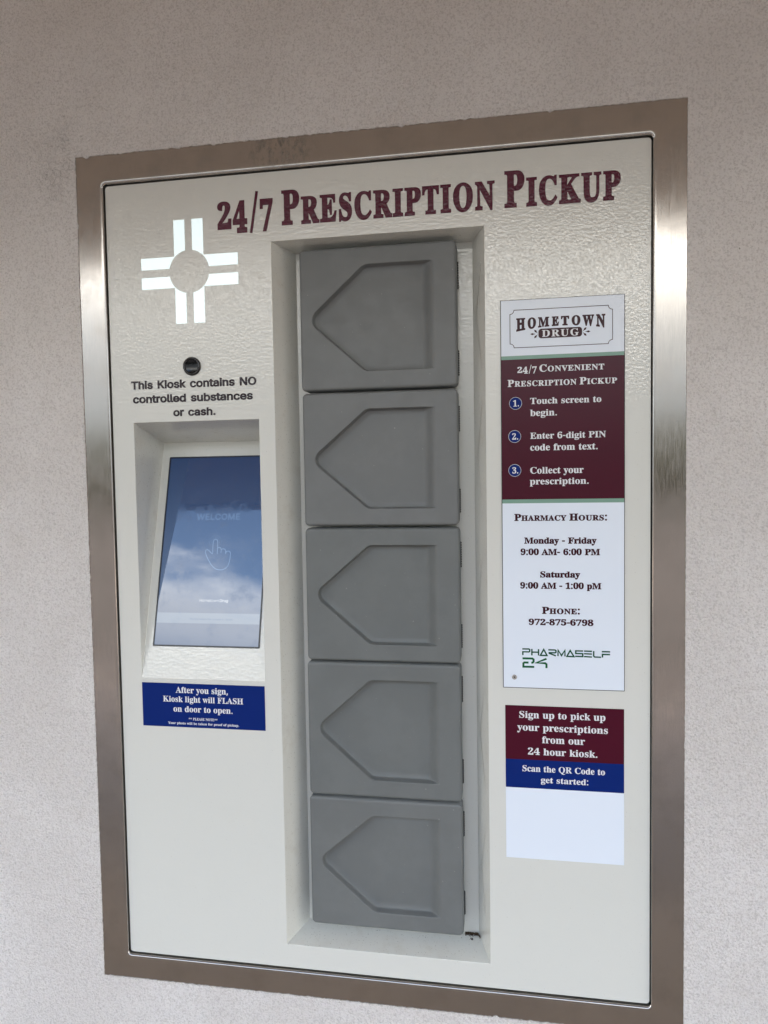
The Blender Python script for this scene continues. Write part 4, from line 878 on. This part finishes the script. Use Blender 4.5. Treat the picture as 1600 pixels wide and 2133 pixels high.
# chevron scratches that the doors' corners left on the right wall of the recess
def wall_pt(z, depth, off=0.0003):
    return Vector((NX1 - NI * depth / ND - off, depth, z))
for i, (x0, x1, z1, z0) in enumerate(DOORS):
    zc = (z0 + z1) / 2 - 0.001
    ap = wall_pt(zc, 0.046)
    bm = bmesh.new()
    for s, mi, le in ((1, 0, 0.085 + 0.01 * (i % 2)), (-1, 1 if i in (1, 2, 4) else 0, 0.098)):
        en = wall_pt(zc + s * le, 0.017)
        w = Vector((0, 0.0013, 0))
        f = bm.faces.new([bm.verts.new(p) for p in (ap - w, ap + w, en + w * 0.5, en - w * 0.5)])
        f.material_index = mi
    link('scratch', bm, [M_SCRATCH_D, M_SCRATCH_L], kiosk)

# ------------------------------------------------------------------ touch screen
yslope = lambda z, off=0.0: (z + 0.9044) * SK - off
TX0, TX1, TZ0, TZ1 = 0.0578, 0.2682, -0.8476, -0.4900
bm = bmesh.new()
B = 0.0027
def sl(x, z, off): return (x, yslope(z, off), z)
o_ = rrect(TX0, TX1, TZ0, TZ1, 0.0015, 3); i_ = rrect(TX0 + B, TX1 - B, TZ0 + B, TZ1 - B, 0.001, 3)
loops(bm, [[sl(x, z, -0.002) for x, z in o_], [sl(x, z, 0.0012) for x, z in o_], [sl(x, z, 0.0012) for x, z in i_], [sl(x, z, 0.0004) for x, z in i_]])
screen = None
bm2 = bmesh.new()
f = bm2.faces.new([bm2.verts.new(sl(x, z, 0.0005)) for x, z in ((TX0 + B, TZ0 + B), (TX1 - B, TZ0 + B), (TX1 - B, TZ1 - B), (TX0 + B, TZ1 - B))])
screen = link('touch_screen', bm2, M_SCREEN, kiosk)
link('bezel', bm, M_BEZEL, screen, recalc=True)
bm = bmesh.new()
f = bm.faces.new([bm.verts.new(sl(x, z, 0.0007)) for x, z in ((TX0 + B + 0.0005, -0.8055), (TX1 - B - 0.0005, -0.8055), (TX1 - B - 0.0005, -0.7868), (TX0 + B + 0.0005, -0.7868))])
link('footer_band', bm, M_SCREEN_BAND, screen)
bm = bmesh.new()
yf = lambda x, z: yslope(z, 0.0009)
line(bm, 'WELCOME', 'sans', 0.1246, 0.2135, -0.6141, 0.0124, 0, bold=0.03, track=0.02, yf=yf)
link('welcome_lettering', bm, M_SCREEN_WORD, screen)
bm = bmesh.new()
HAND = [[(0.1634, -0.678), (0.1598, -0.6760), (0.1556, -0.6720), (0.1514, -0.6697), (0.1488, -0.6712), (0.1486, -0.6750), (0.15, -0.6794), (0.1535, -0.6862), (0.1578, -0.6925), (0.1615, -0.6978), (0.1661, -0.7022), (0.17, -0.7050), (0.174, -0.7067), (0.1778, -0.7074), (0.1815, -0.7076), (0.1852, -0.7072), (0.1888, -0.7060), (0.1925, -0.7037), (0.1951, -0.7007), (0.1968, -0.6965), (0.1981, -0.6917), (0.1988, -0.6848), (0.1990, -0.678), (0.1986, -0.6752), (0.1973, -0.6735), (0.1950, -0.6727), (0.1925, -0.6729), (0.1907, -0.6738), (0.1898, -0.6757), (0.1890, -0.678)],
        [(0.1634, -0.6772), (0.1629, -0.67), (0.1626, -0.6600), (0.1626, -0.6555), (0.1634, -0.6524), (0.1649, -0.6509), (0.1672, -0.6505), (0.1695, -0.6511), (0.1710, -0.6526), (0.1719, -0.6558), (0.1724, -0.6669), (0.1724, -0.678)],
        [(0.1731, -0.6672), (0.1745, -0.6660), (0.1765, -0.6658), (0.1784, -0.6668), (0.1796, -0.6690), (0.1800, -0.6724), (0.1797, -0.6759)],
        [(0.1806, -0.6700), (0.1818, -0.6688), (0.1840, -0.6684), (0.1866, -0.6690), (0.1882, -0.6703), (0.1891, -0.6725), (0.1890, -0.6765)]]
for P in HAND: ribbon(bm, P, 0.0014, 0, yf=yf)
link('hand_icon', bm, M_SCREEN_ICON, screen)
bm = bmesh.new()
for r, a0, a1 in ((0.0085, -25, 205), (0.0122, -30, 210)):
    ribbon(bm, [(0.1672 + r * math.cos(math.radians(a)), -0.6560 + r * math.sin(math.radians(a))) for a in range(a0, a1 + 1, 8)], 0.0008, 0, yf=yf)
link('touch_rings', bm, M_SCREEN_WORD, screen)
bm = bmesh.new()
line(bm, 'Hometown', 'sans', 0.1443, 0.1826, -0.7665, 0.0054, 0, bold=0.012, yf=yf)
line(bm, 'Drug', 'sans', 0.1842, 0.2014, -0.7665, 0.0054, 0, bold=0.035, yf=yf)
link('shop_lettering', bm, M_SCREEN_TEXT, screen)
bm = bmesh.new()
line(bm, 'Please touch the screen to begin', 'sans', 0.1282, 0.2121, -0.7992, 0.0034, 0, bold=0.0, yf=lambda x, z: yslope(z, 0.0010))
link('prompt_lettering', bm, M_SCREEN_WORD, screen)

# ------------------------------------------------------------------ camera eye, cross, lettering on the panel
bm = bmesh.new()
CXc, CZc = 0.1590, -0.3313
lathe(bm, [(0.0004, -0.0009), (0.0040, -0.0010), (0.0080, -0.0014), (0.0118, -0.0020)], CXc, CZc, 48)
eye = link('camera_lens', bm, M_LENS, kiosk, smooth=True)
bm = bmesh.new()
prof = [(0.0118, -0.0018), (0.0122, -0.0032), (0.0132, -0.0040), (0.0150, -0.0040), (0.0162, -0.0032), (0.0167, -0.0016), (0.0167, 0.0004)]
loops(bm, [[(CXc + r * math.cos(2 * math.pi * k / 48), y, CZc + r * math.sin(2 * math.pi * k / 48)) for k in range(48)] for r, y in prof])
link('lens_ring', bm, M_RING, eye, smooth=True)

bm = bmesh.new()
KX, KZ, gi, go, RC, AR = 0.1588, -0.1622, 0.0071, 0.0276, 0.0384, 0.0918
def quarter(sx, sz):
    P = [(gi, AR), (go, AR)]
    P += [(go, go), (AR, go), (AR, gi)]
    a0 = math.asin(gi / RC)
    for k in range(13):
        a = a0 + (math.pi / 2 - 2 * a0) * k / 12
        P.append((RC * math.cos(a), RC * math.sin(a)))
    return [(KX + sx * x, KZ + sz * z) for x, z in P]
for sx in (1, -1):
    for sz in (1, -1):
        P = quarter(sx, sz)
        put(bm, [P], -0.0007)
        rim = [[(x, -0.0007, z) for x, z in P], [(x, 0.0002, z) for x, z in P]]
        loops(bm, rim)
link('cross_emblem', bm, M_CROSS, kiosk, recalc=True)

PY = -0.0004
bm = bmesh.new()
BT = 0.024
line(bm, '2', 'serif', 0.2145, 0.2409, -0.0935, 0.0468, PY, bold=BT)
line(bm, '4', 'serif', 0.2430, 0.2702, -0.1014, 0.0545, PY, bold=BT)
ribbon(bm, [(0.2767, -0.1029), (0.2887, -0.0315)], 0.0050, PY)
line(bm, '7', 'serif', 0.2935, 0.3176, -0.1018, 0.0545, PY, bold=BT)
line(bm, 'P', 'serif', 0.3331, 0.3658, -0.0940, 0.0603, PY, bold=BT - 0.004)
line(bm, 'RESCRIPTION', 'serif', 0.3682, 0.7015, -0.0944, 0.0474, PY, bold=BT, track=0.055)
line(bm, 'P', 'serif', 0.7172, 0.7502, -0.0940, 0.0603, PY, bold=BT - 0.004)
line(bm, 'ICKUP', 'serif', 0.7526, 0.9027, -0.0944, 0.0474, PY, bold=BT, track=0.055)
link('title_lettering', bm, M_MAROON_VINYL, kiosk)
bm = bmesh.new()
line(bm, 'This Kiosk contains NO', 'sans', 0.0391, 0.2798, -0.3690, 0.0150, PY, bold=0.033)
line(bm, 'controlled substances', 'sans', 0.0418, 0.2727, -0.3944, 0.0148, PY, bold=0.033)
line(bm, 'or cash.', 'sans', 0.1201, 0.2016, -0.4200, 0.0144, PY, bold=0.033)
link('notice_lettering', bm, M_BLACK_VINYL, kiosk)

# ------------------------------------------------------------------ information sign
def plate(name, x0, x1, z0, z1, y, bands, label, cat, th):
    """bands: (z_top, z_bottom, material slot) of the printed face; returns the sign, one mesh."""
    bm = bmesh.new()
    for a, b, mi in bands: rect(bm, x0, x1, b, a, y, mi)
    quad(bm, [(x0, y, z0), (x0, y, z1), (x0, y + th, z1), (x0, y + th, z0)], 0)
    quad(bm, [(x1, y, z1), (x1, y, z0), (x1, y + th, z0), (x1, y + th, z1)], 0)
    quad(bm, [(x0, y, z1), (x1, y, z1), (x1, y + th, z1), (x0, y + th, z1)], 0)
    quad(bm, [(x1, y, z0), (x0, y, z0), (x0, y + th, z0), (x1, y + th, z0)], 0)
    return bm

HX0, HX1, HZ0, HZ1 = 0.7100, 0.9080, -0.8992, -0.2463
HY = -0.0016
bm = plate('s', HX0, HX1, HZ0, HZ1, HY, [(HZ1, -0.3379, 0), (-0.3379, -0.3440, 2), (-0.3440, -0.5779, 1), (-0.5779, -0.5845, 2), (-0.5845, HZ0, 0)], '', '', 0.0014)
sign = link('information_sign', bm, [M_WHITE, M_MAROON, M_SAGE])
tag(sign, 'tall white and maroon sign with pharmacy hours screwed to the right of the kiosk', 'sign')
bm = bmesh.new()
rb = 0.0009
loops(bm, [[(x, -0.0002, z) for x, z in rrect(HX0 - 0.0011, HX1 + 0.0011, HZ0 - 0.0012, HZ1 + 0.0009, 0.0008, 2)],
           [(x, -0.0010, z) for x, z in rrect(HX0 - 0.0011, HX1 + 0.0011, HZ0 - 0.0012, HZ1 + 0.0009, 0.0008, 2)],
           [(x, -0.0010, z) for x, z in rrect(HX0, HX1, HZ0, HZ1, 0.0004, 2)]])
link('sign_edge', bm, M_BLACK, sign, recalc=True)
TY = HY - 0.0003
TY2 = HY - 0.0006
# logo panel
bm = bmesh.new()
LX0, LX1, LZ0, LZ1, LR = 0.7248, 0.8895, -0.3246, -0.2626, 0.0066
P = []
for ccx_, ccz_, a0 in ((LX1, LZ1, 270), (LX0, LZ1, 360), (LX0, LZ0, 90), (LX1, LZ0, 180)):
    seg = [(ccx_ + LR * math.cos(math.radians(a0 - 90 * k / 6)), ccz_ + LR * math.sin(math.radians(a0 - 90 * k / 6))) for k in range(7)]
    P += seg
ribbon(bm, P, 0.0010, TY, closed=True)
def arch(x, z):
    v = (z + 1.0) / 0.02
    return x, -0.2759 - (1 - v) * (0.0156 + 1.30 * (x - 0.8066) ** 2)
for ch, a, b in (('H', 0.7350, 0.7498), ('O', 0.7537, 0.7674), ('M', 0.7706, 0.7887), ('E', 0.7928, 0.8045), ('T', 0.8076, 0.8208), ('O', 0.8247, 0.8388), ('W', 0.8419, 0.8605), ('N', 0.8636, 0.8782)):
    line(bm, ch, 'serif', a, b, -1.0, 0.02, TY, bold=0.030, warp=arch)
pl = rrect(0.7712, 0.8414, -0.3109, -0.2951, 0.0050, 6)
bm.faces.new([bm.verts.new((x, TY, z)) for x, z in pl])
def leaf(bm, x, z, ang, ln, w):
    c, s = math.cos(ang), math.sin(ang)
    pts = []
    for u, v in ((0, 0), (0.35, 0.35), (0.62, 1.0), (1, 0), (0.62, -1.0), (0.35, -0.35)):
        pts.append((x + c * u * ln - s * v * w / 2, TY, z + s * u * ln + c * v * w / 2))
    bm.faces.new([bm.verts.new(p) for p in pts])
for sx, xx in ((-1, 0.7706), (1, 0.8420)):
    base = math.pi if sx < 0 else 0.0
    leaf(bm, xx + sx * 0.0036, -0.3033, base, 0.0092, 0.0034)
    leaf(bm, xx + sx * 0.0004, -0.3027, base - sx * -0.82 if sx > 0 else base - 0.82, 0.0088, 0.0036)
    leaf(bm, xx + sx * 0.0004, -0.3039, base + sx * -0.82 if sx > 0 else base + 0.82, 0.0088, 0.0036)
link('shop_logo', bm, M_BROWN_TEXT, sign)
bm = bmesh.new()
line(bm, 'DRUG', 'serif', 0.7768, 0.8361, -0.3088, 0.0112, TY2, bold=0.006, track=0.06)
link('logo_lettering', bm, M_LETTER, sign)
bm = bmesh.new()
# lettering on the maroon part
def old247(x0, kx, k, zb):
    f = lambda x: x0 + (x - 0.2145) * kx
    line(bm, '2', 'serif', f(0.2145), f(0.2409), zb, 0.0468 * k, TY2, bold=0.012)
    line(bm, '4', 'serif', f(0.2430), f(0.2702), zb - 0.0080 * k, 0.0545 * k, TY2, bold=0.012)
    ribbon(bm, [(f(0.2767), zb - 0.0096 * k), (f(0.2887), zb + 0.0620 * k)], 0.0048 * k, TY2)
    line(bm, '7', 'serif', f(0.2935), f(0.3176), zb - 0.0084 * k, 0.0545 * k, TY2, bold=0.012)
old247(0.7364, 0.0317 / 0.1031, 0.205, -0.3665)
line(bm, 'Convenient', 'serif', 0.7724, 0.8764, -0.3660, 0.0118, TY2, bold=0.010, sc=0.78, track=0.03)
line(bm, 'Prescription', 'serif', 0.7202, 0.8322, -0.3892, 0.0118, TY2, bold=0.010, sc=0.78, track=0.03)
line(bm, 'Pickup', 'serif', 0.8372, 0.8966, -0.3892, 0.0118, TY2, bold=0.010, sc=0.78, track=0.03)
link('heading_lettering', bm, M_LETTER, sign)
for pair in ((('Touch screen to', 0.7571, 0.8718, -0.4189, 0.0102), ('begin.', 0.7570, 0.8005, -0.4388, 0.0106)),
             (('Enter 6-digit PIN', 0.7568, 0.8790, -0.4768, 0.0103), ('code from text.', 0.7567, 0.8658, -0.4964, 0.0108)),
             (('Collect your', 0.7565, 0.8434, -0.5349, 0.0108), ('prescription.', 0.7558, 0.8514, -0.5531, 0.0104))):
    bm = bmesh.new()
    for s, x0, x1, zb, h in pair: line(bm, s, 'serif', x0, x1, zb, h, TY2, bold=0.006)
    link('step_lettering', bm, M_LETTER, sign)
for k, (x, z) in enumerate(((0.7331, -0.4168), (0.7313, -0.4721), (0.7311, -0.5290))):
    bm = bmesh.new()
    disc(bm, x, z, 0.0099, TY)
    badge = link('number_badge', bm, M_NAVY, sign)
    bm = bmesh.new()
    ribbon(bm, [(x + 0.0102 * math.cos(a * math.pi / 24), z + 0.0102 * math.sin(a * math.pi / 24)) for a in range(48)], 0.0005, TY, closed=True)
    line(bm, str(k + 1) + '.', 'serif', x - 0.0042, x + 0.0056, z - 0.0052, 0.0102, TY2, bold=0.006)
    link('number', bm, M_LETTER, badge)
for name, rows in (
    ('hours_heading', (('Pharmacy', 0.7297, 0.8155, -0.6144, 0.0120, 0.78), ('Hours:', 0.8200, 0.8807, -0.6144, 0.0120, 0.78))),
    ('hours_lettering', (('Monday - Friday', 0.7459, 0.8641, -0.6529, 0.0106, None), ('9:00 AM- 6:00 PM', 0.7398, 0.8695, -0.6722, 0.0107, None))),
    ('hours_lettering', (('Saturday', 0.7720, 0.8375, -0.7100, 0.0104, None), ('9:00 AM - 1:00 pM', 0.7387, 0.8715, -0.7292, 0.0106, None))),
    ('phone_lettering', (('Phone:', 0.7746, 0.8368, -0.7720, 0.0122, 0.78), ('972-875-6798', 0.7525, 0.8588, -0.7912, 0.0104, None)))):
    bm = bmesh.new()
    for s, x0, x1, zb, h, sc in rows:
        line(bm, s, 'serif', x0, x1, zb, h, TY, bold=0.020, sc=sc, track=0.02 if sc else 0.0)
    link(name, bm, M_MAROON_TEXT, sign)
LOGO = [[(0.7416, -0.8326), (0.7526, -0.8325), (0.754, -0.8336), (0.754, -0.8362), (0.7526, -0.8375), (0.7425, -0.8375), (0.7425, -0.8432)], [(0.7576, -0.8322), (0.7575, -0.8433)], [(0.7583, -0.8377), (0.7679, -0.8377)], [(0.7687, -0.8323), (0.7686, -0.8433)], [(0.7773, -0.8327), (0.7717, -0.8429), (0.7827, -0.843), (0.7773, -0.8327)], [(0.7849, -0.8331), (0.7959, -0.8332), (0.7975, -0.8343), (0.7975, -0.8368), (0.7959, -0.838), (0.7852, -0.838)], [(0.7856, -0.8387), (0.7974, -0.8432)], [(0.8008, -0.8434), (0.8009, -0.8333), (0.8065, -0.8424), (0.8122, -0.8334), (0.8122, -0.8436)], [(0.8208, -0.8334), (0.8154, -0.8435), (0.827, -0.8438), (0.8208, -0.8334)], [(0.8419, -0.8338), (0.8299, -0.8338), (0.8298, -0.8382), (0.8413, -0.8384), (0.8413, -0.8432), (0.8289, -0.8430)], [(0.8434, -0.8338), (0.8563, -0.834)], [(0.8434, -0.8383), (0.8562, -0.8386)], [(0.8433, -0.8432), (0.8562, -0.8436)], [(0.8591, -0.8334), (0.859, -0.8418), (0.8606, -0.8435), (0.871, -0.8436)], [(0.8721, -0.8341), (0.8855, -0.8341)], [(0.8855, -0.8388), (0.8732, -0.8387), (0.8732, -0.844)]]
L24 = [[(0.7419, -0.8488), (0.7583, -0.8488), (0.7603, -0.8503), (0.7603, -0.8539), (0.7588, -0.8558), (0.7565, -0.856)], [(0.7519, -0.8559), (0.745, -0.8559), (0.7433, -0.8573), (0.7433, -0.8632), (0.7614, -0.8631)], [(0.7818, -0.8486), (0.7648, -0.8559), (0.7795, -0.8562), (0.7817, -0.858), (0.7817, -0.8646)]]
bm = bmesh.new()
for P in LOGO:
    ribbon(bm, P, 0.0024, TY, closed=(P[0] == P[-1]))
for P in L24: ribbon(bm, P, 0.0034, TY, mi=1)
link('maker_logo', bm, [M_GREEN_DARK, M_GREEN], sign)
bm = bmesh.new()
lathe(bm, [(0.0008, HY - 0.0008), (0.0014, HY - 0.0009), (0.0017, HY - 0.0018), (0.0030, HY - 0.0016), (0.0040, HY - 0.0009), (0.0043, HY + 0.0001)], 0.7281, -0.8817, 28)
rv = link('rivet', bm, M_RIVET, sign, smooth=True)
bm = bmesh.new(); disc(bm, 0.7281, -0.8817, 0.0011, HY - 0.0011, 16); link('rivet_hole', bm, M_BLACK, rv)

# ------------------------------------------------------------------ stickers
SY = -0.0004
UX0, UX1, UZ0, UZ1 = 0.7122, 0.9083, -1.1988, -0.9309
bm = bmesh.new()
zq = [UZ1, -1.0247, -1.0745, UZ0]
for k, mi in ((0, 1), (1, 2), (2, 0)): rect(bm, UX0, UX1, zq[k + 1], zq[k], SY, mi)
st = link('sign_up_sticker', bm, [M_WHITE, M_MAROON_FILM, M_NAVY])
tag(st, 'maroon, blue and white sign up sticker on the panel below the hours sign', 'sticker')
for rows in ((('Sign up to pick up', 0.7358, 0.8781, -0.9521, 0.0116), ('your prescriptions', 0.7322, 0.8820, -0.9741, 0.0118),
              ('from our', 0.7737, 0.8447, -0.9948, 0.0119), ('24 hour kiosk.', 0.7500, 0.8649, -1.0157, 0.0116)),
             (('Scan the QR Code to', 0.7406, 0.8773, -1.0452, 0.0104), ('get started:', 0.7714, 0.8500, -1.0640, 0.0100))):
    bm = bmesh.new()
    for s, x0, x1, zb, h in rows: line(bm, s, 'serif', x0, x1, zb, h, SY - 0.0003, bold=0.006)
    link('sticker_lettering', bm, M_LETTER, st)

bm = bmesh.new()
rect(bm, 0.0415, 0.2813, -0.9954, -0.9130, SY, 0)
st = link('door_light_sticker', bm, M_NAVY)
tag(st, 'dark blue sticker with white lettering just under the screen recess', 'sticker')
for name, rows in (('sticker_lettering', (('After you sign,', 0.1085, 0.2105, -0.9308, 0.0112), ('Kiosk light will FLASH', 0.0830, 0.2396, -0.9480, 0.0108),
                                          ('on door to open.', 0.1030, 0.2188, -0.9664, 0.0110))),
                   ('note_lettering', (('** PLEASE NOTE**', 0.1327, 0.1893, -0.9815, 0.0047),
                                       ('Your photo will be taken for proof of pickup.', 0.0917, 0.2306, -0.9900, 0.0043)))):
    bm = bmesh.new()
    for s, x0, x1, zb, h in rows: line(bm, s, 'serif', x0, x1, zb, h, SY - 0.0003, bold=0.006)
    link(name, bm, M_LETTER, st)

# ------------------------------------------------------------------ dirt on the sill of the locker recess
bm = bmesh.new()
def crumb(x, y, z, r):
    m = Matrix.Translation((x, y, z)) @ Matrix.Rotation(random.uniform(0, 6), 4, 'Z') @ Matrix.Diagonal((r * random.uniform(0.6, 1.5), r * random.uniform(0.6, 1.3), r * random.uniform(0.5, 0.9), 1))
    bmesh.ops.create_icosphere(bm, subdivisions=1, radius=1.0, matrix=m)
for k in range(190):
    x = random.uniform(0.6370, 0.6606)
    u = abs(random.gauss(0, 0.0026))
    crumb(x, 0.0605 - u, NZ0 + NB * (0.0605 - u) / ND + random.uniform(0.0, 0.0022), random.uniform(0.0006, 0.0014))
for k in range(18):
    u = random.random() ** 2
    crumb(0.648 + random.uniform(-0.003, 0.003), 0.058 - u * 0.012, NZ0 + NB * (0.058 - u * 0.012) / ND + 0.0003, random.uniform(0.0005, 0.0014))
for k in range(20):
    crumb(0.6600 + random.uniform(-0.0015, 0.001) + 0.004 * k / 20, 0.0605 - k * 0.0005, NZ0 + NB * (0.0605 - k * 0.0005) / ND + random.uniform(0, 0.002), random.uniform(0.0006, 0.0014))
for k in range(60):
    yy = random.uniform(0.006, 0.05)
    crumb(random.uniform(0.335, 0.66), yy, NZ0 + NB * yy / ND + 0.0001, random.uniform(0.0002, 0.0007))
tag(link('dirt_crumbs', bm, M_DIRT), 'dark crumbs of dirt in the bottom right corner of the locker recess', 'dirt', kind='stuff')
